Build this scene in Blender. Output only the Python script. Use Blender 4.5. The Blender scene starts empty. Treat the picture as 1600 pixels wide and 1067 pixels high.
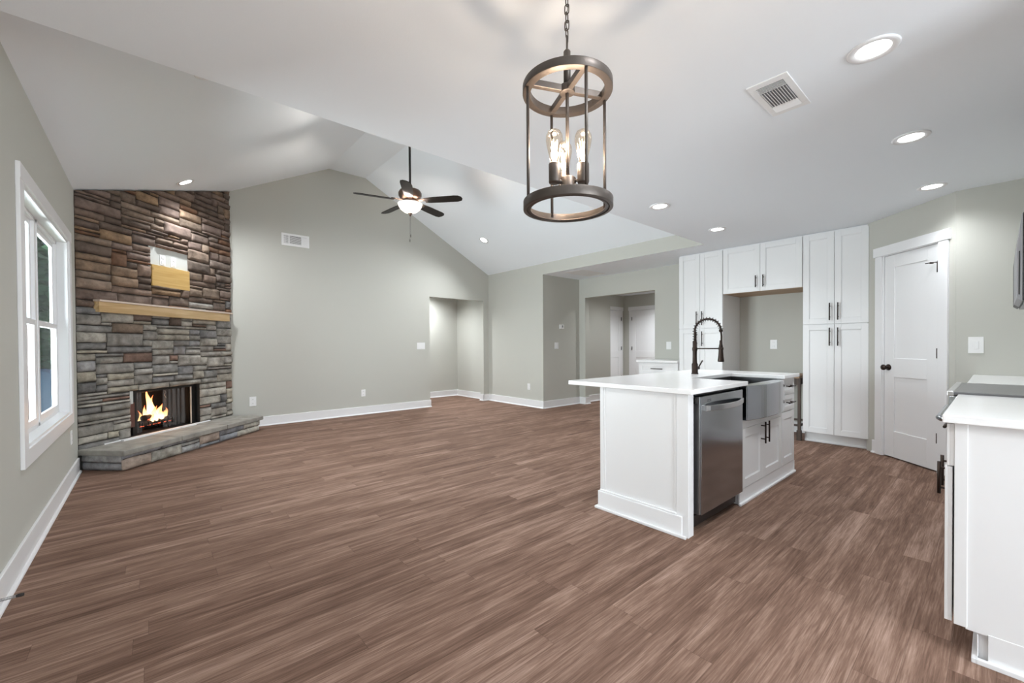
import bpy, bmesh, math, random
from mathutils import Vector, Matrix, noise
PI = math.pi
scn = bpy.context.scene
C = scn.collection

# ------------------------------------------------------------------ camera
cam_d = bpy.data.cameras.new('camera'); cam = bpy.data.objects.new('camera', cam_d); C.objects.link(cam)
scn.camera = cam
F_PX, YAW, PITCH, ROLL, CY_PX, CAM_H = 654.57, .7109, -.0111, -.0061, 13.12, 1.16
cam_d.sensor_width = 36.0; cam_d.lens = F_PX / 1600 * 36.0; cam_d.shift_y = CY_PX / 1600
cam_d.clip_start = .05; cam_d.clip_end = 300
_f = Vector((math.sin(YAW)*math.cos(PITCH), math.cos(YAW)*math.cos(PITCH), math.sin(PITCH)))
_r0 = Vector((math.cos(YAW), -math.sin(YAW), 0)); _u0 = _r0.cross(_f)
_r = math.cos(ROLL)*_r0 + math.sin(ROLL)*_u0; _u = -math.sin(ROLL)*_r0 + math.cos(ROLL)*_u0
cam.matrix_world = Matrix(((_r.x, _u.x, -_f.x, 0), (_r.y, _u.y, -_f.y, 0), (_r.z, _u.z, -_f.z, CAM_H), (0, 0, 0, 1)))

# ------------------------------------------------------------------ world, daylight, exposure
scn.view_settings.view_transform = 'Standard'; scn.view_settings.look = 'None'
scn.view_settings.gamma = 1.0; scn.view_settings.use_curve_mapping = False
scn.view_settings.exposure = 1.14
scn.cycles.max_bounces = 12; scn.cycles.diffuse_bounces = 8; scn.cycles.transparent_max_bounces = 16
scn.cycles.sample_clamp_indirect = 6.0
try:
    scn.cycles.use_denoising = True
except Exception:
    pass
world = bpy.data.worlds.new('sky'); scn.world = world; world.use_nodes = True
wt = world.node_tree; wt.nodes.clear()
wo = wt.nodes.new('ShaderNodeOutputWorld'); wb = wt.nodes.new('ShaderNodeBackground')
sky = wt.nodes.new('ShaderNodeTexSky'); sky.sky_type = 'HOSEK_WILKIE'; sky.turbidity = 4.0
sky.sun_direction = (0.5, -0.5, 0.7)
wt.links.new(sky.outputs[0], wb.inputs[0]); wt.links.new(wb.outputs[0], wo.inputs[0]); wb.inputs[1].default_value = .6

def area(name, loc, target, sx, sy, power, col=(1, 1, 1)):
    l = bpy.data.lights.new(name, 'AREA'); l.shape = 'RECTANGLE'; l.size = sx; l.size_y = sy; l.energy = power; l.color = col
    o = bpy.data.objects.new(name, l); C.objects.link(o); o.location = loc
    o.rotation_euler = (Vector(target) - Vector(loc)).to_track_quat('-Z', 'Y').to_euler()
    return o
# living room window daylight, plus two unseen fill lights added behind the camera
area('added_back_fill', (1.35, -3.2, 1.35), (1.2, 0, 1.45), 1.4, 2.0, 84, (.86, .94, 1.0))
area('added_side_fill', (-.75, -1.55, 1.25), (2, -1.55, 1.25), 1.7, 2.1, 8, (.86, .94, 1.0))
area('daylight_living_window', (-2.6, 4.7, 1.1), (1.5, 4.3, 1.5), 3.0, 2.6, 460, (.86, .94, 1.0))

# ------------------------------------------------------------------ materials
def mat(name, col, rough=.5, metal=0.0, spec=.5, emit=None, estr=0.0, bump=0.0, bscale=200.0, aniso=0.0, coat=0.0, var=0.0, vscale=3.0):
    m = bpy.data.materials.new(name); m.use_nodes = True; t = m.node_tree; b = t.nodes['Principled BSDF']
    b.inputs['Base Color'].default_value = (*col, 1); b.inputs['Roughness'].default_value = rough
    b.inputs['Metallic'].default_value = metal; b.inputs['Specular IOR Level'].default_value = spec
    if coat: b.inputs['Coat Weight'].default_value = coat
    if emit: b.inputs['Emission Color'].default_value = (*emit, 1); b.inputs['Emission Strength'].default_value = estr
    tc = t.nodes.new('ShaderNodeTexCoord')
    if var:
        n = t.nodes.new('ShaderNodeTexNoise'); n.inputs['Scale'].default_value = vscale; n.inputs['Detail'].default_value = 4
        t.links.new(tc.outputs['Object'], n.inputs['Vector'])
        r = t.nodes.new('ShaderNodeMapRange'); r.inputs['To Min'].default_value = 1-var; r.inputs['To Max'].default_value = 1+var
        t.links.new(n.outputs['Fac'], r.inputs['Value'])
        v = t.nodes.new('ShaderNodeVectorMath'); v.operation = 'SCALE'; v.inputs[0].default_value = col
        t.links.new(r.outputs[0], v.inputs['Scale']); t.links.new(v.outputs[0], b.inputs['Base Color'])
    if bump:
        n = t.nodes.new('ShaderNodeTexNoise'); n.inputs['Scale'].default_value = bscale; n.inputs['Detail'].default_value = 3
        t.links.new(tc.outputs['Object'], n.inputs['Vector'])
        bp = t.nodes.new('ShaderNodeBump'); bp.inputs['Strength'].default_value = bump; bp.inputs['Distance'].default_value = .002
        t.links.new(n.outputs['Fac'], bp.inputs['Height']); t.links.new(bp.outputs[0], b.inputs['Normal'])
    return m
M = {}
M['wall'] = mat('greige_wall_paint', (.535, .532, .488), .85, spec=.25, bump=.12, bscale=260, var=.012, vscale=1.2)
M['ceiling'] = mat('flat_white_ceiling_paint', (.875, .915, .955), .95, spec=.1, bump=.15, bscale=180)
M['trim'] = mat('semi_gloss_white_trim', (.83, .83, .84), .38, bump=.03, bscale=60)
M['cab'] = mat('white_cabinet_lacquer', (.79, .79, .795), .35, bump=.02, bscale=40)
M['quartz'] = mat('white_quartz', (.88, .88, .885), .16, var=.015, vscale=14)
M['plate'] = mat('white_plastic', (.85, .85, .85), .4, var=.01)
M['bronze'] = mat('oil_rubbed_bronze', (.045, .032, .027), .38, metal=.85, var=.25, vscale=30)
M['blackmetal'] = mat('matte_black_metal', (.02, .018, .017), .45, metal=.4, var=.2, vscale=20)
M['black'] = mat('black_plastic', (.012, .012, .013), .4, var=.1)
M['dark'] = mat('dark_void', (.02, .019, .018), .8, var=.2)
M['steel'] = mat('brushed_stainless_steel', (.42, .445, .475), .14, metal=1.0, var=.03, vscale=9)
M['steel_light'] = mat('satin_stainless_edge', (.62, .62, .63), .28, metal=1.0, var=.03, vscale=9)
M['sinkdark'] = mat('stainless_sink_bowl', (.13, .13, .135), .3, metal=1.0, var=.05, vscale=9)
M['greyface'] = mat('grey_painted_metal', (.32, .32, .335), .38, metal=.5, var=.03)
M['cooktop'] = mat('grey_ceramic_cooktop', (.13, .13, .135), .28, spec=.6, var=.06, vscale=4)
M['gunmetal'] = mat('lantern_weathered_bronze', (.105, .088, .078), .42, metal=.6, bump=.25, bscale=90, var=.15, vscale=20)
M['fanblade'] = mat('dark_walnut_fan_blade', (.012, .008, .006), .5, spec=.25, var=.3, vscale=12)
M['fanmotor'] = mat('brushed_bronze_fan_motor', (.13, .085, .065), .33, metal=.8, var=.15, vscale=8)
M['frost'] = mat('frosted_glass_bowl', (.85, .80, .74), .35, emit=(1.0, .88, .76), estr=.12, var=.04, vscale=14)
def bowl_glass():
    m = M['frost']; t = m.node_tree; b = t.nodes['Principled BSDF']; o = [n for n in t.nodes if n.type == 'OUTPUT_MATERIAL'][0]
    tr = t.nodes.new('ShaderNodeBsdfTranslucent'); tr.inputs[0].default_value = (.9, .82, .74, 1); mx = t.nodes.new('ShaderNodeMixShader'); mx.inputs[0].default_value = .004
    t.links.new(b.outputs[0], mx.inputs[1]); t.links.new(tr.outputs[0], mx.inputs[2]); t.links.new(mx.outputs[0], o.inputs[0])
bowl_glass()
M['lamp'] = mat('lit_led_lens', (1, 1, 1), .4, emit=(1, .98, .95), estr=5.0)
M['rubber'] = mat('black_rubber', (.02, .015, .013), .7, var=.1)
M['spring'] = mat('nickel_spring', (.45, .45, .46), .3, metal=1, var=.05)
M['patch'] = mat('pale_wallboard', (.62, .63, .60), .8, var=.04, vscale=8)
M['brickred'] = mat('firebrick_red', (.14, .06, .045), .85, var=.2, vscale=25)
M['firebox'] = mat('sooty_firebox', (.018, .017, .017), .8, var=.4, vscale=14)
M['ash'] = mat('grey_ash', (.12, .11, .10), .95, var=.3, vscale=40)
M['filament'] = mat('glowing_filament', (1, .7, .4), .5, emit=(1.0, .70, .42), estr=9)
M['ember'] = mat('glowing_ember', (.3, .05, .03), .8, emit=(1.0, .16, .07), estr=.6, var=.3, vscale=30)
M['bark'] = mat('tree_bark', (.16, .12, .11), .9, var=.4, vscale=6)
M['bark_pink'] = mat('pine_bark', (.34, .22, .21), .9, var=.35, vscale=6)
M['leaf'] = mat('foliage', (.16, .34, .17), .7, var=.4, vscale=3)
M['lawn'] = mat('lawn_grass', (.08, .11, .06), .95, var=.5, vscale=2)
M['tarp'] = mat('blue_tarp', (.30, .46, .66), .5, var=.3, vscale=2)
M['orangefence'] = mat('wood_fence', (.30, .22, .17), .9, var=.3, vscale=4)

def glass(name, tint=(1, 1, 1), base=.04, top=.5):
    m = bpy.data.materials.new(name); m.use_nodes = True; t = m.node_tree; t.nodes.clear()
    o = t.nodes.new('ShaderNodeOutputMaterial'); tr = t.nodes.new('ShaderNodeBsdfTransparent'); gl = t.nodes.new('ShaderNodeBsdfGlossy')
    tr.inputs[0].default_value = (*tint, 1); gl.inputs['Roughness'].default_value = .03; mx = t.nodes.new('ShaderNodeMixShader')
    lw = t.nodes.new('ShaderNodeLayerWeight'); lw.inputs[0].default_value = .25
    mr = t.nodes.new('ShaderNodeMapRange'); mr.inputs['To Min'].default_value = base; mr.inputs['To Max'].default_value = top
    t.links.new(lw.outputs['Facing'], mr.inputs[0]); t.links.new(mr.outputs[0], mx.inputs[0])
    t.links.new(tr.outputs[0], mx.inputs[1]); t.links.new(gl.outputs[0], mx.inputs[2]); t.links.new(mx.outputs[0], o.inputs[0])
    return m
M['glass'] = glass('window_glass', (.97, .99, .98), .03, .12)
M['bulbglass'] = glass('amber_bulb_glass', (1.0, .93, .84), .05)

def screen_mat():
    m = bpy.data.materials.new('woven_wire_mesh_curtain'); m.use_nodes = True; t = m.node_tree; b = t.nodes['Principled BSDF']
    b.inputs['Base Color'].default_value = (.14, .13, .125, 1); b.inputs['Metallic'].default_value = .7; b.inputs['Roughness'].default_value = .45
    b.inputs['Alpha'].default_value = .55
    n = t.nodes.new('ShaderNodeTexNoise'); n.inputs['Scale'].default_value = 60
    r = t.nodes.new('ShaderNodeMapRange'); r.inputs['To Min'].default_value = .42; r.inputs['To Max'].default_value = .68
    t.links.new(n.outputs['Fac'], r.inputs[0]); t.links.new(r.outputs[0], b.inputs['Alpha'])
    return m
M['mesh'] = screen_mat()

def flame_mat():
    m = bpy.data.materials.new('fire_flame'); m.use_nodes = True; t = m.node_tree; t.nodes.clear()
    o = t.nodes.new('ShaderNodeOutputMaterial'); e = t.nodes.new('ShaderNodeEmission'); tr = t.nodes.new('ShaderNodeBsdfTransparent'); mx = t.nodes.new('ShaderNodeMixShader')
    tc = t.nodes.new('ShaderNodeTexCoord'); sp = t.nodes.new('ShaderNodeSeparateXYZ'); t.links.new(tc.outputs['Generated'], sp.inputs[0])
    cr = t.nodes.new('ShaderNodeValToRGB'); t.links.new(sp.outputs['Z'], cr.inputs[0])
    cr.color_ramp.elements[0].position = .0; cr.color_ramp.elements[0].color = (1, .74, .42, 1)
    cr.color_ramp.elements[1].position = 1.0; cr.color_ramp.elements[1].color = (1, .13, .03, 1)
    k = cr.color_ramp.elements.new(.5); k.color = (1, .52, .20, 1)
    t.links.new(cr.outputs[0], e.inputs[0]); e.inputs[1].default_value = 1.9
    lw = t.nodes.new('ShaderNodeLayerWeight'); lw.inputs[0].default_value = .35
    t.links.new(lw.outputs['Facing'], mx.inputs[0]); t.links.new(e.outputs[0], mx.inputs[1]); t.links.new(tr.outputs[0], mx.inputs[2]); t.links.new(mx.outputs[0], o.inputs[0])
    return m
M['flame'] = flame_mat()

def wood(name, c1, c2, axis=0, scale=1.0, rough=.55, knots=True):
    m = bpy.data.materials.new(name); m.use_nodes = True; t = m.node_tree; b = t.nodes['Principled BSDF']; b.inputs['Roughness'].default_value = rough
    tc = t.nodes.new('ShaderNodeTexCoord'); mp = t.nodes.new('ShaderNodeMapping'); s = [26*scale]*3; s[axis] = 1.6*scale; mp.inputs['Scale'].default_value = s
    t.links.new(tc.outputs['Object'], mp.inputs[0]); n = t.nodes.new('ShaderNodeTexNoise'); n.inputs['Scale'].default_value = 1.0; n.inputs['Detail'].default_value = 6; n.inputs['Distortion'].default_value = .6
    t.links.new(mp.outputs[0], n.inputs['Vector']); cr = t.nodes.new('ShaderNodeValToRGB'); t.links.new(n.outputs['Fac'], cr.inputs[0])
    cr.color_ramp.elements[0].position = .32; cr.color_ramp.elements[0].color = (*c1, 1); cr.color_ramp.elements[1].position = .68; cr.color_ramp.elements[1].color = (*c2, 1)
    last = cr.outputs[0]
    if knots:
        v = t.nodes.new('ShaderNodeTexVoronoi'); v.inputs['Scale'].default_value = 3.2; t.links.new(tc.outputs['Object'], v.inputs['Vector'])
        r = t.nodes.new('ShaderNodeMapRange'); r.inputs['From Min'].default_value = .03; r.inputs['From Max'].default_value = .09; r.inputs['To Min'].default_value = .45; r.inputs['To Max'].default_value = 1.0; t.links.new(v.outputs['Distance'], r.inputs[0])
        vm = t.nodes.new('ShaderNodeVectorMath'); vm.operation = 'SCALE'; t.links.new(last, vm.inputs[0]); t.links.new(r.outputs[0], vm.inputs['Scale']); last = vm.outputs[0]
    t.links.new(last, b.inputs['Base Color']); return m
M['pine'] = wood('raw_pine_lumber', (.52, .33, .14), (.74, .55, .31))
M['ply'] = wood('yellow_pine_plywood', (.52, .31, .085), (.66, .44, .16))
M['palewood'] = wood('pale_primed_wood', (.62, .50, .42), (.72, .62, .54), knots=False)
M['plyunder'] = wood('plywood_cabinet_underside', (.36, .24, .15), (.50, .36, .24), axis=1)
M['darkwood'] = wood('dark_stained_wood', (.035, .022, .016), (.085, .055, .038), axis=2, knots=False)
M['tablewood'] = wood('brown_table_top', (.20, .12, .07), (.36, .24, .15), axis=1, knots=False)
M['log'] = mat('charred_log', (.05, .03, .022), .9, bump=.6, bscale=40, var=.5, vscale=30)

def floor_mat():
    m = bpy.data.materials.new('brown_vinyl_plank_floor'); m.use_nodes = True; t = m.node_tree; L = t.links; b = t.nodes['Principled BSDF']
    def N(k, **kw):
        n = t.nodes.new(k)
        for a, v in kw.items(): setattr(n, a, v)
        return n
    def math_(op, a, bb=None):
        n = N('ShaderNodeMath', operation=op)
        for i, x in enumerate((a, bb)):
            if x is None: continue
            if isinstance(x, (int, float)): n.inputs[i].default_value = x
            else: L.new(x, n.inputs[i])
        return n.outputs[0]
    tc = N('ShaderNodeTexCoord'); sp = N('ShaderNodeSeparateXYZ'); L.new(tc.outputs['Object'], sp.inputs[0])
    W, LEN = .112, 1.22
    row = math_('FLOOR', math_('DIVIDE', sp.outputs['Y'], W))
    wn = N('ShaderNodeTexWhiteNoise', noise_dimensions='1D'); L.new(row, wn.inputs['W'])
    xs = math_('ADD', math_('DIVIDE', sp.outputs['X'], LEN), math_('MULTIPLY', wn.outputs['Value'], 7.3))
    col = math_('FLOOR', xs)
    cb = N('ShaderNodeCombineXYZ'); L.new(row, cb.inputs[0]); L.new(col, cb.inputs[1])
    w2 = N('ShaderNodeTexWhiteNoise', noise_dimensions='2D'); L.new(cb.outputs[0], w2.inputs['Vector'])
    # grain : stretched noise, offset per plank
    off = N('ShaderNodeVectorMath', operation='SCALE'); L.new(w2.outputs['Color'], off.inputs[0]); off.inputs['Scale'].default_value = 30
    ad = N('ShaderNodeVectorMath', operation='ADD'); L.new(tc.outputs['Object'], ad.inputs[0]); L.new(off.outputs[0], ad.inputs[1])
    def grain(sx, sy, det, dist, sc=1.0):
        mp = N('ShaderNodeMapping'); mp.inputs['Scale'].default_value = (sx, sy, 1); L.new(ad.outputs[0], mp.inputs[0])
        n = N('ShaderNodeTexNoise'); n.inputs['Scale'].default_value = sc; n.inputs['Detail'].default_value = det; n.inputs['Distortion'].default_value = dist; n.inputs['Roughness'].default_value = .62
        L.new(mp.outputs[0], n.inputs['Vector']); return n.outputs['Fac']
    g1 = grain(1.1, 22, 6, .9); g2 = grain(7, 190, 5, .3); g3 = grain(1.8, 7, 3, .5)
    s = math_('ADD', math_('MULTIPLY', g1, .40), math_('MULTIPLY', g2, .34))
    s = math_('ADD', s, math_('MULTIPLY', g3, .20)); s = math_('ADD', s, math_('MULTIPLY', w2.outputs['Value'], .06))
    cr = N('ShaderNodeValToRGB'); L.new(s, cr.inputs[0]); e = cr.color_ramp.elements
    e[0].position = .37; e[0].color = (.098, .056, .040, 1); e[1].position = .64; e[1].color = (.385, .262, .207, 1)
    k = e.new(.50); k.color = (.198, .121, .089, 1)
    # seams
    fy = math_('FRACT', math_('DIVIDE', sp.outputs['Y'], W)); fx = math_('FRACT', xs)
    dy = math_('MULTIPLY', math_('MINIMUM', fy, math_('SUBTRACT', 1.0, fy)), W); dx = math_('MULTIPLY', math_('MINIMUM', fx, math_('SUBTRACT', 1.0, fx)), LEN)
    d = math_('MINIMUM', dy, dx); mr = N('ShaderNodeMapRange'); L.new(d, mr.inputs[0]); mr.inputs['From Max'].default_value = .0016; mr.inputs['To Min'].default_value = .62; mr.inputs['To Max'].default_value = 1
    vm = N('ShaderNodeVectorMath', operation='SCALE'); L.new(cr.outputs[0], vm.inputs[0]); L.new(mr.outputs[0], vm.inputs['Scale']); L.new(vm.outputs[0], b.inputs['Base Color'])
    rr = N('ShaderNodeMapRange'); L.new(s, rr.inputs[0]); rr.inputs['To Min'].default_value = .55; rr.inputs['To Max'].default_value = .75; L.new(rr.outputs[0], b.inputs['Roughness'])
    b.inputs['Specular IOR Level'].default_value = .06
    bp = N('ShaderNodeBump'); bp.inputs['Strength'].default_value = .12; bp.inputs['Distance'].default_value = .001; L.new(s, bp.inputs['Height']); L.new(bp.outputs[0], b.inputs['Normal'])
    return m
M['floor'] = floor_mat()

def stone_mat():
    m = bpy.data.materials.new('stacked_ledge_stone'); m.use_nodes = True; t = m.node_tree; L = t.links; b = t.nodes['Principled BSDF']; b.inputs['Roughness'].default_value = .85; b.inputs['Specular IOR Level'].default_value = .25
    a = t.nodes.new('ShaderNodeAttribute'); a.attribute_name = 'stone_colour'
    tc = t.nodes.new('ShaderNodeTexCoord'); n = t.nodes.new('ShaderNodeTexNoise'); n.inputs['Scale'].default_value = 9; n.inputs['Detail'].default_value = 7; n.inputs['Roughness'].default_value = .65; L.new(tc.outputs['Object'], n.inputs['Vector'])
    r = t.nodes.new('ShaderNodeMapRange'); r.inputs['From Min'].default_value = .3; r.inputs['From Max'].default_value = .7; r.inputs['To Min'].default_value = .48; r.inputs['To Max'].default_value = 1.42; L.new(n.outputs['Fac'], r.inputs[0])
    v = t.nodes.new('ShaderNodeVectorMath'); v.operation = 'SCALE'; L.new(a.outputs['Color'], v.inputs[0]); L.new(r.outputs[0], v.inputs['Scale'])
    n2 = t.nodes.new('ShaderNodeTexNoise'); n2.inputs['Scale'].default_value = 5; n2.inputs['Detail'].default_value = 3; L.new(tc.outputs['Object'], n2.inputs['Vector'])
    r2 = t.nodes.new('ShaderNodeMapRange'); r2.inputs['From Min'].default_value = .52; r2.inputs['From Max'].default_value = .75; r2.inputs['To Max'].default_value = .45; L.new(n2.outputs['Fac'], r2.inputs[0])
    mx = t.nodes.new('ShaderNodeMixRGB'); L.new(r2.outputs[0], mx.inputs[0]); L.new(v.outputs[0], mx.inputs[1]); mx.inputs[2].default_value = (.14, .10, .075, 1)
    L.new(mx.outputs[0], b.inputs['Base Color'])
    n3 = t.nodes.new('ShaderNodeTexNoise'); n3.inputs['Scale'].default_value = 38; n3.inputs['Detail'].default_value = 6; L.new(tc.outputs['Object'], n3.inputs['Vector'])
    bp = t.nodes.new('ShaderNodeBump'); bp.inputs['Strength'].default_value = .55; bp.inputs['Distance'].default_value = .006; L.new(n3.outputs['Fac'], bp.inputs['Height']); L.new(bp.outputs[0], b.inputs['Normal'])
    return m
M['stone'] = stone_mat()
M['mortar'] = mat('dark_recessed_mortar', (.045, .04, .036), .95, var=.3, vscale=20)
M['slab'] = mat('grey_flagstone_slab', (.30, .285, .255), .75, bump=1.0, bscale=14, var=.6, vscale=9)

# ------------------------------------------------------------------ mesh helpers
class MB:
    """collects shapes, becomes ONE mesh object"""
    def __init__(s): s.bm = bmesh.new(); s.smooth = False
    def box(s, a, b, mtx=None):
        x0, y0, z0 = [min(p, q) for p, q in zip(a, b)]; x1, y1, z1 = [max(p, q) for p, q in zip(a, b)]
        P = [(x0, y0, z0), (x1, y0, z0), (x1, y1, z0), (x0, y1, z0), (x0, y0, z1), (x1, y0, z1), (x1, y1, z1), (x0, y1, z1)]
        vs = [s.bm.verts.new(mtx @ Vector(p) if mtx else p) for p in P]
        for f in ((3, 2, 1, 0), (4, 5, 6, 7), (0, 1, 5, 4), (1, 2, 6, 5), (2, 3, 7, 6), (3, 0, 4, 7)): s.bm.faces.new([vs[i] for i in f])
        return s
    def fbox(s, fr, u0, u1, z0, z1, n0, n1):
        return s.box((u0, n0, z0), (u1, n1, z1), fr)
    def prism(s, pts, z0, z1, mtx=None, z1s=None):
        n = len(pts); lo = []; hi = []
        for i, p in enumerate(pts):
            a = Vector((p[0], p[1], z0)); b = Vector((p[0], p[1], z1s[i] if z1s else z1))
            lo.append(s.bm.verts.new(mtx @ a if mtx else a)); hi.append(s.bm.verts.new(mtx @ b if mtx else b))
        s.bm.faces.new(lo[::-1]); s.bm.faces.new(hi)
        for i in range(n): s.bm.faces.new((lo[i], lo[(i+1) % n], hi[(i+1) % n], hi[i]))
        return s
    def tube(s, pts, r, n=10, closed=False, caps=True):
        pts = [Vector(p) for p in pts]; m = len(pts); rs = r if isinstance(r, (list, tuple)) else [r]*m; rings = []
        up = None
        for i, p in enumerate(pts):
            if closed: t = pts[(i+1) % m] - pts[i-1]
            elif i == 0: t = pts[1]-pts[0]
            elif i == m-1: t = pts[-1]-pts[-2]
            else: t = pts[i+1]-pts[i-1]
            t.normalize()
            if up is None:
                up = Vector((0, 0, 1)) if abs(t.z) < .9 else Vector((1, 0, 0))
            a = up - t*up.dot(t); a.normalize(); up = a; b = t.cross(a)
            rings.append([s.bm.verts.new(p + rs[i]*(math.cos(2*PI*k/n)*a + math.sin(2*PI*k/n)*b)) for k in range(n)])
        for i in range(m if closed else m-1):
            A = rings[i]; B = rings[(i+1) % m]
            for k in range(n):
                try: s.bm.faces.new((A[k], A[(k+1) % n], B[(k+1) % n], B[k])).smooth = True
                except ValueError: pass
        if caps and not closed: s.bm.faces.new(rings[0][::-1]); s.bm.faces.new(rings[-1])
        return s
    def lathe(s, prof, c=(0, 0, 0), n=32, mtx=None):
        c = Vector(c); rings = []
        for r, z in prof:
            if r < 1e-5:
                p = c + Vector((0, 0, z)); rings.append([s.bm.verts.new(mtx @ p if mtx else p)])
            else:
                R = []
                for k in range(n):
                    p = c + Vector((r*math.cos(2*PI*k/n), r*math.sin(2*PI*k/n), z)); R.append(s.bm.verts.new(mtx @ p if mtx else p))
                rings.append(R)
        for A, B in zip(rings, rings[1:]):
            for k in range(n):
                q = [A[k % len(A)], A[(k+1) % len(A)], B[(k+1) % len(B)], B[k % len(B)]]
                u = []
                for v in q:
                    if v not in u: u.append(v)
                if len(u) > 2:
                    try: s.bm.faces.new(u).smooth = True
                    except ValueError: pass
        return s
    def build(s, name, m, parent=None, bevel=0.0, seg=2):
        bmesh.ops.recalc_face_normals(s.bm, faces=s.bm.faces)
        me = bpy.data.meshes.new(name)
        off = Vector((0, 0, 0))
        if parent is not None and parent.get('_w'):
            off = Vector(parent['_w']); bmesh.ops.translate(s.bm, vec=-off, verts=s.bm.verts)
        s.bm.to_mesh(me); s.bm.free(); me.materials.append(m)
        o = bpy.data.objects.new(name, me); C.objects.link(o)
        if parent is not None:
            o.parent = parent; o['_w'] = list(parent['_w']) if parent.get('_w') else [0, 0, 0]
        if bevel:
            b = o.modifiers.new('bevel', 'BEVEL'); b.width = bevel; b.segments = seg; b.limit_method = 'ANGLE'; b.angle_limit = .7
            b.harden_normals = False
        return o

def tag(o, label, cat, group=None, kind=None):
    o['label'] = label; o['category'] = cat
    if group: o['group'] = group
    if kind: o['kind'] = kind
    return o
def thing(name, label, cat, loc, group=None, rotz=0.0, local=False):
    """Empty at the base of a thing; its parts are written in world coordinates unless local"""
    o = bpy.data.objects.new(name, None); C.objects.link(o); o.location = loc; o.rotation_euler = (0, 0, rotz); o.empty_display_size = .1
    o['_w'] = [0, 0, 0] if local else list(loc)
    return tag(o, label, cat, group)
def struct(name, mb, m, bevel=0.0, parent=None):
    o = mb.build(name, m, parent, bevel); o['kind'] = 'structure'; return o
def sroot(name, loc, rotz=0.0, local=False):
    o = bpy.data.objects.new(name, None); C.objects.link(o); o.location = loc; o.rotation_euler = (0, 0, rotz); o['kind'] = 'structure'; o['_w'] = [0, 0, 0] if local else list(loc); return o
def frame(o, u, n):
    """local (u, n, z) -> world"""
    o = Vector(o); u = Vector(u).normalized(); n = Vector(n).normalized()
    return Matrix(((u.x, n.x, 0, o.x), (u.y, n.y, 0, o.y), (0, 0, 1, o.z), (0, 0, 0, 1)))

# ------------------------------------------------------------------ room dimensions (metres, camera above the origin)
LX, GY, ZC, YB, RX, CYW, HX = -.534, 7.037, 2.442, 2.48, 5.407, 5.409, 6.42
EV, RL, RR, RZ = 2.6377, 2.2007, 2.7936, 4.0146
CX = 5.846                                   # face of the tall cabinets
PW0 = Vector((5.8284, .8873, 0)); PW1 = Vector((5.19, .24, 0))      # diagonal pantry wall
T = .12

struct('floor', MB().box((-.66, -3.1, -.1), (10.2, 10.0, 0)), M['floor'])
# flat ceiling of kitchen, dining and hall : L-shaped around the vault
fc = MB()
fc.box((LX-.097, -3.1, ZC), (HX+3.9, YB, ZC+.12)); fc.box((RX, YB, ZC), (10.2, CYW, ZC+.12)); fc.box((RX+T, CYW, ZC), (10.2, 10, ZC+.12)); fc.box((2.9, GY+T, ZC), (RX+T, 8.4, ZC+.12))
struct('ceiling', fc, M['ceiling'])
va = MB()                                    # vaulted ceiling : two slopes and a flat ridge, one skin 8 cm thick
prof = [(LX-T, EV-.0604), (LX, EV), (RL, RZ), (RR, RZ), (RX, EV), (RX+T, EV-.0632)]
pl = [(x, z) for x, z in prof] + [(x, z+.09) for x, z in prof[::-1]]
mv = Matrix(((1, 0, 0, 0), (0, 0, 1, 0), (0, 1, 0, 0), (0, 0, 0, 1)))
va.prism(pl, YB-.10, GY+T, mv)
struct('ceiling_vault', va, M['ceiling'])
# gable above the flat ceiling edge (faces the living room)
gb = MB(); gb.prism([(LX-T, ZC+.10), (RX+T, ZC+.10)] + [(x, z+.02) for x, z in prof[::-1]], YB-.10, YB+.001, mv)
struct('wall_beam', gb, M['wall'])

# left wall with window opening and an unseen side opening added for light
WY0, WY1, WZ0, WZ1 = 3.48, 5.17, .60, 2.071
lw = MB()
lw.box((LX-.097, -3.1, 0), (LX, -2.4, 2.7)); lw.box((LX-.097, -2.4, 2.1), (LX, -.7, 2.7)); lw.box((LX-.097, -.7, 0), (LX, WY0, 2.64))
lw.box((LX-.097, WY0, 0), (LX, WY1, WZ0)); lw.box((LX-.097, WY0, WZ1), (LX, WY1, 2.64)); lw.box((LX-.097, WY1, 0), (LX, GY+T, 2.64))
struct('wall_left', lw, M['wall'])
# back wall behind the camera with a wide opening added to let light in
bw = MB(); bw.box((LX-T, -3.1, 0), (.6, -3.0, 2.5)); bw.box((2.05, -3.1, 0), (2.4, -3.0, 2.5)); bw.box((.6, -3.1, 2.35), (2.05, -3.0, 2.5)); bw.box((.6, -3.1, 0), (2.05, -3.0, .3))
struct('wall_back', bw, M['wall'])
# gable wall with hall opening
OX0, OX1, OZ = 4.004, 5.273, 2.09
g = MB()
g.prism([(LX-T, 0), (OX0, 0), (OX0, OZ), (OX1, OZ), (OX1, 0), (RX+T, 0), (RX+T, EV), (RR, RZ+.03), (RL, RZ+.03), (LX-T, EV)], GY, GY+T, mv)
struct('wall_gable', g, M['wall'])
hb = MB(); hb.box((3.0, 8.24, 0), (RX+T, 8.36, ZC)); hb.box((2.9, GY+T, 0), (3.02, 8.3, ZC))
struct('wall_passage', hb, M['wall'])
struct('wall_passage_side', MB().box((RX, GY+T-.12, 0), (RX+T, 8.3, ZC)), M['wall'])
# living room right wall, its stub into the hall, and the strip above the hall opening
r = MB(); r.box((RX, CYW, 0), (RX+T, GY, EV)); r.box((RX-.004, YB+.001, ZC-.0005), (RX-.0005, CYW, EV+.003)); r.box((RX+T, CYW, 0), (HX+T, CYW+T, ZC))
struct('wall_right', r, M['wall'])
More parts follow.
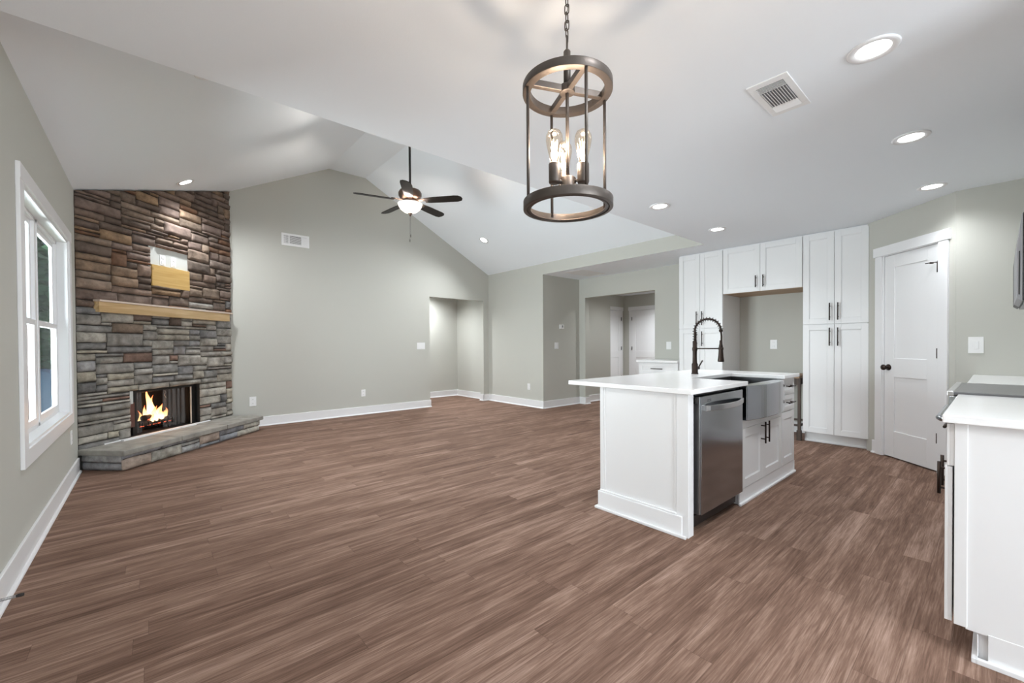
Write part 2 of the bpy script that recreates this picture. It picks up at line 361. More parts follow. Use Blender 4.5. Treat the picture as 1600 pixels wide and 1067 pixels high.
# hall wall with cased opening; continues behind the cabinets
QY0, QY1, QZ = 3.77, 5.264, 2.075
h = MB(); h.box((HX, QY1, 0), (HX+T, CYW, ZC)); h.box((HX, QY0, QZ), (HX+T, QY1, ZC)); h.box((HX, .70, 0), (HX+T, QY0, ZC))
struct('wall_hall', h, M['wall'])
r2 = MB(); r2.box((HX+T, 5.43, 0), (7.46, 5.55, ZC)); r2.box((7.46-.12, 5.55, 0), (7.46, 6.6, ZC)); r2.box((HX+T, 3.5, 0), (9.65, 3.62, ZC))
struct('wall_corridor', r2, M['wall'])
struct('wall_corridor_back', MB().box((7.40, 6.50, 0), (9.65, 6.62, ZC)), M['wall'])
struct('wall_corridor_end', MB().box((9.53, 3.5, 0), (9.65, 6.6, ZC)), M['wall'])
# diagonal pantry wall, pantry door opening left as a recess
D2 = (PW1-PW0); LP = D2.length; UD = D2.normalized(); ND = Vector((UD.y, -UD.x, 0))
if ND.x > 0: ND = -ND
FP = frame(PW0, UD, ND)                      # u from cabinets to the right, n towards the room
DU0, DU1, DZ = .165, .760, 2.045
pw = MB(); pw.fbox(FP, -.06, DU0-.02, 0, ZC, -T, 0); pw.fbox(FP, DU1+.02, LP-.0005, 0, ZC, -T, 0); pw.fbox(FP, DU0-.02, DU1+.02, DZ+.02, ZC, -T, 0)
struct('wall_pantry', pw, M['wall'])
struct('wall_range_side', MB().box((5.19, -.6, 0), (5.31, .2398, ZC)), M['wall'])
struct('wall_kitchen', MB().box((2.25, -.64, 0), (5.31, -.52, ZC)), M['wall'])
struct('wall_dining', MB().box((2.25, -3.1, 0), (2.37, -.52, ZC)), M['wall'])

# ------------------------------------------------------------------ baseboards with shoe moulding
def base_run(name, segs, h=.135):
    b = MB()
    for (p, q, n) in segs:
        p = Vector((*p, 0)); q = Vector((*q, 0)); n = Vector((*n, 0)); Lg = (q-p).length; fr = frame(p, q-p, n)
        b.fbox(fr, 0, Lg, 0, h, 0, .015)
        b.prism([(.015, 0), (.031, 0), (.029, .010), (.022, .017), (.015, .019)], 0, Lg, fr @ Matrix(((0, 0, 1, 0), (1, 0, 0, 0), (0, 1, 0, 0), (0, 0, 0, 1))))
    return struct(name, b, M['trim'], .003)
base_run('baseboard_left', [((LX, -.7), (LX, 5.60), (1, 0))])
base_run('baseboard_gable', [((1.17, GY), (OX0+.015, GY), (0, -1)), ((OX0, GY-.015), (OX0, GY+T), (1, 0)), ((OX1-.015, GY), (RX, GY), (0, -1)), ((OX1, GY-.015), (OX1, GY+T), (-1, 0))])
base_run('baseboard_passage', [((3.0, 8.24), (RX, 8.24), (0, -1)), ((RX, GY+T), (RX, 8.24), (-1, 0))])
base_run('baseboard_right', [((RX, CYW-.015), (RX, GY), (-1, 0)), ((RX, CYW), (HX, CYW), (0, -1))])
base_run('baseboard_hall', [((HX, QY1-.015), (HX, CYW), (-1, 0)), ((HX, QY1), (HX+T+.015, QY1), (0, -1)), ((HX, 1.53), (HX, 2.42), (-1, 0))])
base_run('baseboard_corridor', [((HX+T, 5.43), (7.46, 5.43), (0, -1))])
base_run('baseboard_pantry', [(tuple((PW0+UD*.03)[:2]), tuple((PW0+UD*.075)[:2]), tuple(ND[:2])), (tuple((PW0+UD*.87)[:2]), tuple((PW0+UD*LP)[:2]), tuple(ND[:2])), ((5.19, -.0), (5.19, .24), (-1, 0))])

# ------------------------------------------------------------------ doors
def panel_door(mb, fr, u0, u1, z0, z1, t, stile=.115, mid=None, topr=.125, midr=.17, botr=.26, nb=0.0, rec=.009):
    """two-panel door: slab with raised stiles and rails on its n side"""
    mb.fbox(fr, u0, u1, z0, z1, nb, nb+t-rec)
    a = nb+t-rec-.001; b = nb+t
    mb.fbox(fr, u0, u0+stile, z0, z1, a, b); mb.fbox(fr, u1-stile, u1, z0, z1, a, b)
    mb.fbox(fr, u0+stile, u1-stile, z1-topr, z1, a, b); mb.fbox(fr, u0+stile, u1-stile, z0, z0+botr, a, b)
    if mid: mb.fbox(fr, u0+stile, u1-stile, mid-midr/2, mid+midr/2, a, b)
    return mb
def casing(mb, fr, u0, u1, z1, w=.095, t=.018, headw=.095, over=.018, jamb=.10):
    mb.fbox(fr, u0-w, u0-.006, 0, z1+.006, 0, t); mb.fbox(fr, u1+.006, u1+w, 0, z1+.006, 0, t)
    mb.fbox(fr, u0-w-over, u1+w+over, z1+.006, z1+.006+headw, 0, t+.006)
    mb.fbox(fr, u0-.019, u0, 0, z1+.019, -jamb, .003); mb.fbox(fr, u1, u1+.019, 0, z1+.019, -jamb, .003); mb.fbox(fr, u0, u1, z1, z1+.019, -jamb, .003)
    return mb
def hinge(fr, u, z, parent, nn=-.002):
    b = MB(); c = fr @ Vector((u, nn+.011, 0)); b.tube([c+Vector((0, 0, z-.045)), c+Vector((0, 0, z+.045))], .0075, 10); b.fbox(fr, u-.012, u+.004, z-.044, z+.044, nn, nn+.004)
    return b.build('hinge', M['bronze'], parent)
d1 = sroot('door_1', PW0 + UD*DU0)
casing(MB(), FP, DU0, DU1, DZ).build('door_casing', M['trim'], d1, .002)
panel_door(MB(), FP, DU0+.004, DU1-.004, .012, DZ-.004, .035, nb=-.040, mid=.912, midr=.185).build('door_panel', M['trim'], d1, .002)
for z in (1.83, 1.065, .308): hinge(FP, DU1-.002, z, d1)
k = MB(); kc = FP @ Vector((DU0+.055, -.005, .913)); mk = Matrix.Translation(kc) @ ND.to_track_quat('Z', 'Y').to_matrix().to_4x4()
k.lathe([(0, 0), (.031, 0), (.031, .006), (.012, .010), (.010, .030), (.022, .036), (.029, .048), (.027, .060), (.014, .067), (0, .068)], n=24, mtx=mk)
k.build('door_knob', M['bronze'], d1)
# hinge-pin door stop standing out from the top hinge
hs = MB(); c = FP @ Vector((DU1, .006, 1.875)); hs.tube([c, c - UD*.035 + ND*.03, c - UD*.075 + ND*.045], .004, 8)
hs.tube([c - UD*.045 + ND*.03, c - UD*.045 + ND*.005], .008, 10); hs.lathe([(0, -.01), (.008, -.008), (.008, .012), (0, .014)], c, 12)
hs.build('hinge_pin_stop', M['bronze'], d1)

FD2 = frame((9.53, 6.36, 0), (0, -1, 0), (-1, 0, 0))      # corridor end wall door
d2 = sroot('door_2', (9.53, 6.0, 0))
casing(MB(), FD2, .12, .88, 2.04).build('door_casing', M['trim'], d2, .002)
panel_door(MB(), FD2, .124, .876, .012, 2.036, .035, nb=.0, mid=.912, rec=.009).build('door_panel', M['trim'], d2, .002)
for z in (1.83, 1.065, .308): hinge(FD2, .13, z, d2, .036)
FD3 = frame((9.46, 6.50, 0), (-1, 0, 0), (0, -1, 0))
d3 = sroot('door_3', (9.1, 6.50, 0))
casing(MB(), FD3, .10, .86, 2.04).build('door_casing', M['trim'], d3, .002)
panel_door(MB(), FD3, .104, .856, .012, 2.036, .035, nb=.0, mid=.912, rec=.009).build('door_panel', M['trim'], d3, .002)
for z in (1.83, 1.065, .308): hinge(FD3, .11, z, d3, .036)

# ------------------------------------------------------------------ living room window (twin double hung)
FW = frame((LX, 0, 0), (0, 1, 0), (1, 0, 0))              # u = y, n = into the room
w1 = sroot('window_1', (LX, (WY0+WY1)/2, WZ0))
c = MB(); cw = .095
c.fbox(FW, WY0-cw, WY0+.004, WZ0-.09, WZ1, 0, .018); c.fbox(FW, WY1-.004, WY1+cw, WZ0-.09, WZ1, 0, .018)
c.fbox(FW, WY0-cw-.0, WY1+cw+.0, WZ1-.004, WZ1+.082, 0, .020); c.fbox(FW, WY0, WY1, WZ0-.09, WZ0+.004, 0, .018)
c.build('window_casing', M['trim'], w1, .003)
j = MB(); e = .02
j.fbox(FW, WY0, WY0+e, WZ0, WZ1, -.097, .004); j.fbox(FW, WY1-e, WY1, WZ0, WZ1, -.097, .004); j.fbox(FW, WY0, WY1, WZ1-e, WZ1, -.097, .004); j.fbox(FW, WY0, WY1, WZ0, WZ0+e, -.097, .006)
j.build('window_jamb', M['trim'], w1, .002)
ym = (WY0+WY1)/2
MB().fbox(FW, ym-.034, ym+.034, WZ0+e, WZ1-e, -.097, -.064).build('window_mullion', M['trim'], w1, .002)
zm = 1.335
for (a, b) in ((WY0+e, ym-.034), (ym+.034, WY1-e)):
    # vinyl frame
    f = MB(); f.fbox(FW, a, a+.016, WZ0+e, WZ1-e, -.097, -.059); f.fbox(FW, b-.016, b, WZ0+e, WZ1-e, -.097, -.059); f.fbox(FW, a, b, WZ1-e-.025, WZ1-e, -.097, -.059); f.fbox(FW, a, b, WZ0+e, WZ0+e+.025, -.097, -.059)
    f.build('window_frame', M['trim'], w1, .002)
    for (z0, z1, n0, n1) in ((zm-.018, WZ1-e-.025, -.096, -.078), (WZ0+e+.025, zm+.018, -.077, -.060)):
        sh = MB(); p, q = a+.016, b-.016; s_ = .036
        sh.fbox(FW, p, p+s_, z0, z1, n0, n1); sh.fbox(FW, q-s_, q, z0, z1, n0, n1); sh.fbox(FW, p+s_, q-s_, z1-.036, z1, n0, n1); sh.fbox(FW, p+s_, q-s_, z0, z0+.045, n0, n1)
        so = sh.build('window_sash', M['trim'], w1, .0015)
        MB().fbox(FW, p+s_-.004, q-s_+.004, z0+.041, z1-.032, (n0+n1)/2-.002, (n0+n1)/2+.002).build('window_pane', M['glass'], so)
    lk = MB(); u = (a+b)/2; lk.fbox(FW, u-.028, u+.028, zm+.018, zm+.026, -.077, -.061); lk.build('sash_lock', M['plate'], w1, .002)
# frames of the unseen openings added for light behind the camera
w2 = sroot('added_back_opening', (.8, -3.05, .3)); fr = frame((0, -3.0, 0), (1, 0, 0), (0, 1, 0)); f = MB()
for u in (.6, 1.3, 1.99): f.fbox(fr, u, u+.06, .3, 2.35, -.09, -.03)
f.fbox(fr, .6, 2.05, .3, .36, -.09, -.03); f.fbox(fr, .6, 2.05, 2.29, 2.35, -.09, -.03); f.build('window_frame', M['trim'], w2)
w3 = sroot('added_side_opening', (LX-.05, -1.55, 0)); f = MB()
for u in (-2.4, -1.59, -.76): f.fbox(FW, u, u+.06, 0, 2.1, -.09, -.03)
f.fbox(FW, -2.4, -.7, 0, .08, -.09, -.03); f.fbox(FW, -2.4, -.7, 2.04, 2.1, -.09, -.03); f.build('window_frame', M['trim'], w3)

# ------------------------------------------------------------------ corner fireplace (local frame: x along the face from the left wall, y behind the face, z up)
FL = 1.957
FROOT = (LX, GY-1.384, 0)
fire = thing('fireplace', 'corner fireplace faced floor to ceiling in stacked stone with raised hearth', 'fireplace', FROOT, rotz=PI/4, local=True)
def ctop(s): return EV + (RZ-EV)/(RL-LX)*s/math.sqrt(2)
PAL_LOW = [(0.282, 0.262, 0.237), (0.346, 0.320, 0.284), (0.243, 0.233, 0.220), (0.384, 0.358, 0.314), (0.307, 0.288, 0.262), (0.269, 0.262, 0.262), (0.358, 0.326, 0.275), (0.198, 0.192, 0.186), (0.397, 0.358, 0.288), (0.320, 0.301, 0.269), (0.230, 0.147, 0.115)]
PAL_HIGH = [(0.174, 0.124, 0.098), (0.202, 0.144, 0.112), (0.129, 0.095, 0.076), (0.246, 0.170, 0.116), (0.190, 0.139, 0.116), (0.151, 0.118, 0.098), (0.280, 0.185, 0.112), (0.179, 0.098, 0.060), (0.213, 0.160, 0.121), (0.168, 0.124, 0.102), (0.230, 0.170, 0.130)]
def stone(bm, colour, x0, x1, z0, z1, depth, col, mtx, rnd, top=None):
    """one hand-dressed stone: rough displaced face, rounded edges"""
    w = x1-x0; hgt = z1-z0; nx = max(3, min(14, int(w/.022))); nz = max(3, min(7, int(hgt/.018)))
    seed = Vector((rnd.random()*50, rnd.random()*50, rnd.random()*50)); j = [rnd.uniform(-.004, .004) for _ in range(4)]; tilt = rnd.uniform(-.012, .012)
    g = []
    for a in range(nx+1):
        row = []
        for b in range(nz+1):
            u = a/nx; v = b/nz
            x = x0 + w*u; z = z0 + hgt*v
            ex = min(u, 1-u)*w; ez = min(v, 1-v)*hgt; rr = .013
            e = 1-(1-min(1, ex/rr))**2; e2 = 1-(1-min(1, ez/rr))**2; k = min(e, e2)
            n = noise.noise(Vector((x*9, z*16, 0))+seed)*.009 + noise.noise(Vector((x*34, z*46, 3))+seed)*.0042
            d = depth*(.30+.70*k) + n*k + tilt*(u-.5)
            if a in (0, nx): x += j[0 if a == 0 else 1]*(math.sin(v*5+seed.x))
            if b in (0, nz): z += .0045*noise.noise(Vector((x*11, b, 7))+seed)
            if top is not None: z = min(z, top(x)-.002)
            row.append(bm.verts.new(mtx @ Vector((x, -d, z))))
        g.append(row)
    fs = []
    for a in range(nx):
        for b in range(nz):
            fs.append(bm.faces.new((g[a][b], g[a+1][b], g[a+1][b+1], g[a][b+1])))
    bd = [g[a][0] for a in range(nx+1)] + [g[nx][b] for b in range(1, nz+1)] + [g[a][nz] for a in range(nx-1, -1, -1)] + [g[0][b] for b in range(nz-1, 0, -1)]
    im = mtx.inverted()
    bk = []
    for v in bd:
        p = im @ v.co; bk.append(bm.verts.new(mtx @ Vector((p.x, .0, p.z))))
    n = len(bd)
    for i in range(n): fs.append(bm.faces.new((bd[(i+1) % n], bd[i], bk[i], bk[(i+1) % n])))
    for f in fs:
        f.smooth = True
        for l in f.loops: l[colour] = (*col, 1)
def stonework(name, L, H, holes, parent, mtx=Matrix(), seed=1, uz=.0345, ux=.055, top=None, gap=.0035, pal=None, depth=(.020, .040), hmax=4):
    rnd = random.Random(seed); bm = bmesh.new(); cl = bm.loops.layers.float_color.new('stone_colour')
    NX = round(L/ux); NZ = int(math.ceil(H/uz)); ux = L/NX
    occ = [[False]*NZ for _ in range(NX)]
    for (a, b, c, d) in holes:
        for i in range(NX):
            for k in range(NZ):
                if a-.012 < (i+.5)*ux < b+.012 and c < (k+.5)*uz < d: occ[i][k] = True
    cnt = 0
    for k in range(NZ):
        i = 0
        while i < NX:
            if occ[i][k]: i += 1; continue
            hh = rnd.choices([1, 2, 3, 4], [.20, .42, .31, .07])[0]; hh = min(hh, hmax, NZ-k)
            ww = rnd.randint(4, 8) if hh == 1 else (rnd.randint(3, 8) if hh == 2 else rnd.randint(3, 7))
            w_ = 0
            while i+w_ < NX and w_ < ww and not occ[i+w_][k]: w_ += 1
            if i+w_ < NX and not occ[i+w_][k]:
                run = 0
                while i+w_+run < NX and not occ[i+w_+run][k]: run += 1
                if run == 1: w_ += 1
            h_ = 1
            while h_ < hh and k+h_ < NZ and not any(occ[i+q][k+h_] for q in range(w_)): h_ += 1
            for q in range(w_):
                for s_ in range(h_): occ[i+q][k+s_] = True
            x0 = i*ux; x1 = (i+w_)*ux; z0 = k*uz; z1 = (k+h_)*uz
            if top is not None:
                if z0 > top(x0)-.012 and z0 > top(x1)-.012: i += w_; continue
            hz = (z0+z1)/2
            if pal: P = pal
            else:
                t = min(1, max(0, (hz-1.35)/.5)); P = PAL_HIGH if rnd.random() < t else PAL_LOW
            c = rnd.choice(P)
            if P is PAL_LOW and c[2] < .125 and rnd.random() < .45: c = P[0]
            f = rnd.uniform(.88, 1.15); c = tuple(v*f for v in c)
            for (a, b, cc, d) in holes:      # keep opening edges crisp
                if z1 > cc and z0 < d:
                    if abs(x1-a) < ux*.7: x1 = a
                    if abs(x0-b) < ux*.7: x0 = b
                if x1 > a+.01 and x0 < b-.01:
                    if abs(z0-d) < uz*.8: z0 = d
                    if abs(z1-cc) < uz*.8: z1 = cc
            if z1-z0 > .012 and x1-x0 > .02:
                stone(bm, cl, x0+gap, x1-gap, z0+gap, z1-gap, rnd.uniform(*depth), c, mtx, rnd, top)
            cnt += 1; i += w_
    me = bpy.data.meshes.new(name); bm.to_mesh(me); bm.free(); me.materials.append(M['stone'])
    o = bpy.data.objects.new(name, me); C.objects.link(o); o.parent = parent; o['_w'] = [0, 0, 0]
    return o
FB = (.503, 1.405, .20, .695)      # firebox opening
WP = (.755, 1.243, 1.865, 2.292)   # bare patch with plywood
HZ = .20                            # hearth height
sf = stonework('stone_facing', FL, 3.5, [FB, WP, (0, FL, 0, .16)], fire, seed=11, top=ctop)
bk = MB()                           # mortar bed behind the stones, opening left free
def fpoly(mb, x0, x1, z0, z1, y0, y1):
    mb.box((x0, y0, z0), (x1, y1, z1))
fpoly(bk, .0, FB[0], 0, FB[3], .001, .09); fpoly(bk, FB[1], FL, 0, FB[3], .001, .09)
P3 = [(0.0, FB[3]), (FL, FB[3]), (FL, ctop(FL)-.005), (0, ctop(0)-.005)]
bk.prism(P3, .001, .03, mv)
bk.build('mortar_bed', M['mortar'], fire)
# firebox
fbm = MB(); a, b, c_, d_ = FB; dp = .48
fbm.box((a-.03, .03, c_-.02), (a+.0, dp, d_+.02)); fbm.box((b, .03, c_-.02), (b+.03, dp, d_+.02)); fbm.box((a-.03, dp, c_-.02), (b+.03, dp+.03, d_+.02)); fbm.box((a, .03, d_), (b, dp, d_+.03)); fbm.box((a, .0, c_-.03), (b, dp, c_+.004))
fbm.build('firebox', M['firebox'], fire)
fb2 = MB(); fb2.box((a+.001, .052, c_+.10), (a+.10, .060, d_-.13)); fb2.build('firebrick_side', M['brickred'], fire)
fm = MB(); fm.box((a+.10, .075, c_+.0), (a+.145, .10, d_)); fm.box((b-.07, .05, c_), (b-.002, .09, d_)); fm.box((a, .05, d_-.03), (b, .10, d_)); fm.build('firebox_frame', M['blackmetal'], fire, .002)
MB().box((b-.083, .045, c_+.004), (b-.071, .055, d_-.03)).build('firebox_trim_strip', M['palewood'], fire)
MB().box((a-.004, -.004, d_-.135), (a+.032, .05, d_-.002)).build('wallboard_scrap', M['patch'], fire)
def curtain(x0, x1, amp, per):
    m_ = MB(); n = int((x1-x0)/.006); A = []; B = []
    for i in range(n+1):
        x = x0+(x1-x0)*i/n; y = .115 + amp*math.sin(2*PI*(x-x0)/per) + .004*math.sin(x*57)
        A.append(m_.bm.verts.new((x, y, c_+.012))); B.append(m_.bm.verts.new((x, .115+.7*(y-.115), d_-.035)))
    for i in range(n): m_.bm.faces.new((A[i], A[i+1], B[i+1], B[i])).smooth = True
    return m_
curtain(a+.148, a+.235, .011, .03).build('mesh_curtain', M['mesh'], fire)
curtain(a+.50, b-.085, .013, .062).build('mesh_curtain', M['mesh'], fire)
pc = MB(); n_ = 9
for i in range(n_):
    p = (a+.52+.008*math.sin(i), .10, d_-.05-.010*i)
    pc.lathe([(0, -.004), (.004, 0), (0, .004)], p, 8)
pc.build('curtain_pull_chain', M['spring'], fire)
# hearth: stone base and flagstone slab, 1.93 m wide and .48 m deep
HD = .45
hm = MB(); hm.box((.030, -HD+.02, 0), (1.892, -.002, HZ-.058)); hm.build('hearth_core', M['mortar'], fire)
PH = [(0.338, 0.331, 0.325), (0.294, 0.294, 0.306), (0.388, 0.369, 0.331), (0.263, 0.269, 0.288), (0.425, 0.400, 0.350), (0.325, 0.312, 0.294), (0.375, 0.300, 0.250)]
stonework('hearth_base_stones', 1.90, HZ-.054, [], fire, Matrix.Translation((.006, -HD+.02, 0)), 5, uz=.0365, ux=.06, pal=PH, depth=(.018, .03))
mt = Matrix.Translation((.03, .0, 0)) @ Matrix.Rotation(-PI/2, 4, 'Z')
stonework('hearth_end_stones', .425, HZ-.054, [], fire, mt, 8, uz=.0365, ux=.06, pal=PH, depth=(.018, .03))
mt = Matrix.Translation((1.892, -.425, 0)) @ Matrix.Rotation(PI/2, 4, 'Z')
stonework('hearth_end_stones', .42, HZ-.054, [], fire, mt, 9, uz=.0365, ux=.06, pal=PH, depth=(.018, .03))
def slab(x0, x1, seed, y1=-.0, y0=-.48):
    rnd = random.Random(seed); pts = []; n = 14
    for i in range(n+1): pts.append((x0+(x1-x0)*i/n, y0+(.006*noise.noise(Vector((i*.9, seed, 0))))))
    for i in range(1, 6): pts.append((x1+.003*noise.noise(Vector((i, seed, 5))), y0+(y1-y0)*i/6))
    pts += [(x1, y1), (x0, y1)]
    for i in range(5, 0, -1): pts.append((x0, y0+(y1-y0)*i/6))
    m_ = MB(); m_.prism(pts, HZ-.054, HZ); return m_
for i, (x0, x1) in enumerate(((-.012, .62), (.626, 1.27), (1.276, 1.935))):
    o = slab(x0, x1, i*3+1).build('hearth_slab', M['slab'], fire, .009, 3)
# bare wallboard patch, outlet plates and plywood cover
MB().box((WP[0]-.02, -.004, 2.06), (WP[1]+.02, .02, WP[3]+.02)).build('wallboard_patch', M['patch'], fire)
MB().box((WP[0]-.004, -.030, WP[2]-.012), (WP[1]+.006, -.012, 2.09)).build('plywood_cover', M['ply'], fire, .002)
for x in (.905, 1.045):
    b_ = MB(); b_.box((x-.035, -.010, 2.105), (x+.035, -.004, 2.22)); p_ = b_.build('outlet_plate', M['plate'], fire, .002)
    for z in (2.135, 2.19): MB().box((x-.017, -.013, z-.014), (x+.017, -.009, z+.014)).build('receptacle', M['plate'], p_, .002)
# mantel ledger
MB().box((.145, -.075, 1.510), (1.845, -.015, 1.612)).build('mantel_ledger', M['pine'], fire, .002)
MB().box((.135, -.092, 1.612), (1.885, -.020, 1.630)).build('mantel_cap_board', M['palewood'], fire, .001)

FM = Matrix.Translation(FROOT) @ Matrix.Rotation(PI/4, 4, 'Z')
def onfire(name, label, cat, loc, group=None):
    p = FM @ Vector(loc); o = thing(name, label, cat, p, group, rotz=PI/4, local=True); return o
# loose white strips on the hearth
t1 = onfire('trim_strip', 'long narrow white trim strip lying along the hearth against the stones', 'trim strip', (.86, -.035, HZ))
MB().box((-.66, -.013, 0), (.66, .013, .012)).build('strip', M['trim'], t1, .001)
t2 = onfire('trim_strip', 'shorter white trim strip lying on the hearth in front of the firebox opening', 'trim strip', (.80, -.075, HZ))
MB().box((-.45, -.017, 0), (.45, .017, .016)).build('strip', M['trim'], t2, .001)
# grate, logs, fire
gx = .93; gy = .20
gr = onfire('fire_grate', 'black iron grate holding the burning logs inside the firebox', 'grate', (gx, gy, HZ+.004))
for i in range(6):
    x = -.19+.076*i; MB().tube([(x, -.10, .11), (x, -.095, .055), (x, .08, .055), (x, .10, .10)], .007, 8).build('grate_bar', M['blackmetal'], gr)
gb_ = MB()
for y in (-.06, .06): gb_.tube([(-.21, y, .047), (.21, y, .047)], .007, 8)
for x in (-.17, .17):
    for y in (-.06, .06): gb_.tube([(x, y, 0), (x, y, .047)], .007, 8)
gb_.build('grate_frame', M['blackmetal'], gr)
def logm(L, r, seed):
    m_ = MB(); n = 9; pts = []; rs = []
    for i in range(n): pts.append((-L/2+L*i/(n-1), .012*noise.noise(Vector((i*.6, seed, 0))), .010*noise.noise(Vector((i*.6, seed, 4))))); rs.append(r*(1+.18*noise.noise(Vector((i*.8, seed, 9)))))
    m_.tube(pts, rs, 14); return m_
LG = [((0, -.05, .105), 0.05, .46, .036, 'charred log glowing along the front of the grate'), ((.02, .045, .105), -.08, .44, .040, 'charred log at the back of the grate behind the flames'), ((.03, -.005, .165), .35, .36, .034, 'charred log laid crosswise on top of the two others')]
for (p, rz, L_, r_, lb) in LG:
    o = onfire('firewood_log', lb, 'log', (gx+p[0], gy+p[1], HZ+.004+p[2]-.012), 'burning logs in the fireplace'); o.rotation_euler = (0, 0, PI/4+rz)
    logm(L_, r_, p[0]*10+1).build('log_wood', M['log'], o)
    rn = random.Random(int(L_*1000))
    for q in range(6):
        x = L_*(-.40+.16*q)+rn.uniform(-.01, .01); MB().lathe([(0, -.006), (.020, -.003), (.024, .003), (0, .007)], (x, -r_*.60, -r_*.62), 8).build('ember', M['ember'], o)
fl = onfire('fire', 'bright orange and white flames burning on the logs in the firebox', 'fire', (gx, gy, HZ+.10))
def flame(mb, x, y, z, h_, w_, ph):
    n = 14; pts = []; rs = []
    for i in range(n+1):
        t = i/n; pts.append((x + .028*t*math.sin(t*5+ph)*h_/.2, y+.015*math.sin(t*4+ph*2)*t, z+h_*t)); rs.append(max(.0006, w_*(math.sin(PI*min(1, t*.85+.15))**.8)*(1-t)**.55))
    mb.tube(pts, rs, 12)
FLM = [(-.03, -.02, .03, .37, .042, .4), (.03, .0, .03, .27, .045, 2.0), (-.09, -.03, .0, .20, .035, 1.2), (.10, -.02, .02, .17, .042, 3.3), (.16, -.03, .02, .12, .032, 4.2), (-.14, -.01, .0, .15, .022, 5.0), (.0, -.055, .0, .18, .05, 2.9), (.07, -.06, .01, .13, .045, .9), (-.05, -.06, -.02, .12, .04, 3.9), (.19, 0, .0, .10, .02, 2.2)]
for q in FLM:
    f = MB(); flame(f, *q); f.build('flame', M['flame'], fl)
lt = bpy.data.lights.new('fire_glow', 'POINT'); lt.energy = 2.2; lt.color = (1, .5, .2); lt.shadow_soft_size = .08
lo = bpy.data.objects.new('fire_glow', lt); C.objects.link(lo); lo.parent = fl; lo.location = (0, -.02, .18)

# ------------------------------------------------------------------ cabinetry
def shaker(fr, u0, u1, z0, z1, n0=0.0, t=.020, st=.062, rec=.008):
    m_ = MB(); m_.fbox(fr, u0, u1, z0, z1, n0, n0+t-rec); a_ = n0+t-rec-.0005; b_ = n0+t
    st = min(st, (u1-u0)*.28); sz = min(.062, (z1-z0)*.30)
    m_.fbox(fr, u0, u0+st, z0, z1, a_, b_); m_.fbox(fr, u1-st, u1, z0, z1, a_, b_); m_.fbox(fr, u0+st, u1-st, z1-sz, z1, a_, b_); m_.fbox(fr, u0+st, u1-st, z0, z0+sz, a_, b_)
    m_.fbox(fr, u0+st, u0+st+.006, z0+sz, z1-sz, a_, b_-.004); m_.fbox(fr, u1-st-.006, u1-st, z0+sz, z1-sz, a_, b_-.004)
    m_.fbox(fr, u0+st, u1-st, z1-sz-.006, z1-sz, a_, b_-.004); m_.fbox(fr, u0+st, u1-st, z0+sz, z0+sz+.006, a_, b_-.004)
    return m_
def pull(fr, u, z, L_, parent, horiz=False, n0=.020, proj=.032):
    m_ = MB(); d = L_/2; c3 = L_*.31
    def P(a_, b_, n): return fr @ Vector((u+a_, n, z+b_))
    if horiz: ends = [P(-d, 0, n0+proj), P(d, 0, n0+proj)]; posts = [(-c3, 0), (c3, 0)]
    else: ends = [P(0, -d, n0+proj), P(0, d, n0+proj)]; posts = [(0, -c3), (0, c3)]
    m_.tube(ends, .0062, 12)
    for (p_, q_) in posts: m_.tube([P(p_, q_, n0-.001), P(p_, q_, n0+proj)], .0045, 10)
    return m_.build('handle', M['bronze'], parent)
def door(fr, u0, u1, z0, z1, parent, pu=None, pz=None, pl=.17, name='door', ph=False, g=.0018, st=.062, n0=0.0):
    o = shaker(fr, u0+g, u1-g, z0+g, z1-g, n0=n0, st=st).build(name, M['cab'], parent, .0015)
    if pu is not None: pull(fr, pu, pz, pl, o, ph, n0=n0+.020)
    return o
FC = frame((CX+.020, 0, 0), (0, 1, 0), (-1, 0, 0))        # cabinet box face; doors stand 2 cm proud (u = y)
CAT = 'cabinet'
def tall(y0, y1, label, flip=False):
    t = thing('tall_cabinet', label, CAT, (CX+.02, (y0+y1)/2, 0))
    b_ = MB(); b_.box((CX+.02, y0, .115), (HX-.002, y1, ZC-.003)); b_.box((CX+.085, y0+.002, 0), (HX-.002, y1-.002, .116)); b_.build('cabinet_body', M['cab'], t)
    s_ = MB(); s_.box((CX+.070, y0+.002, 0), (CX+.086, y1-.002, .02)); s_.build('toe_shoe', M['trim'], t, .004)
    ym_ = (y0+y1)/2
    for (a_, b2, pu) in ((y0+.002, ym_, ym_-.038), (ym_, y1-.002, ym_+.038)):
        door(FC, a_, b2, 1.381, ZC-.02, t, pu, 1.52, .195); door(FC, a_, b2, .118, 1.377, t, pu, 1.235, .205)
    return t
tall(2.43, 3.048, 'tall white four-door pantry cabinet left of the empty refrigerator gap')
tall(.908, 1.515, 'tall white four-door pantry cabinet between refrigerator gap and pantry door')
fl_ = thing('filler_panel', 'narrow white filler strip between tall cabinet and diagonal pantry wall', 'panel', (CX+.03, .895, 0))
MB().box((CX+.012, .872, 0), (CX+.06, .9075, ZC-.003)).build('strip', M['cab'], fl_, .001)
t = thing('upper_cabinet', 'white two-door cabinet high above the empty refrigerator gap', CAT, (CX+.02, 1.97, 1.826))
b_ = MB(); b_.box((CX+.02, 1.517, 1.832), (HX-.002, 2.428, ZC-.003)); b_.build('cabinet_body', M['cab'], t)
MB().box((CX+.022, 1.519, 1.826), (HX-.004, 2.426, 1.8325)).build('underside_panel', M['plyunder'], t)
door(FC, 1.519, 1.9725, 1.828, ZC-.02, t, 1.9725-.043, 1.952, .15); door(FC, 1.9725, 2.426, 1.828, ZC-.02, t, 1.9725+.043, 1.952, .15)

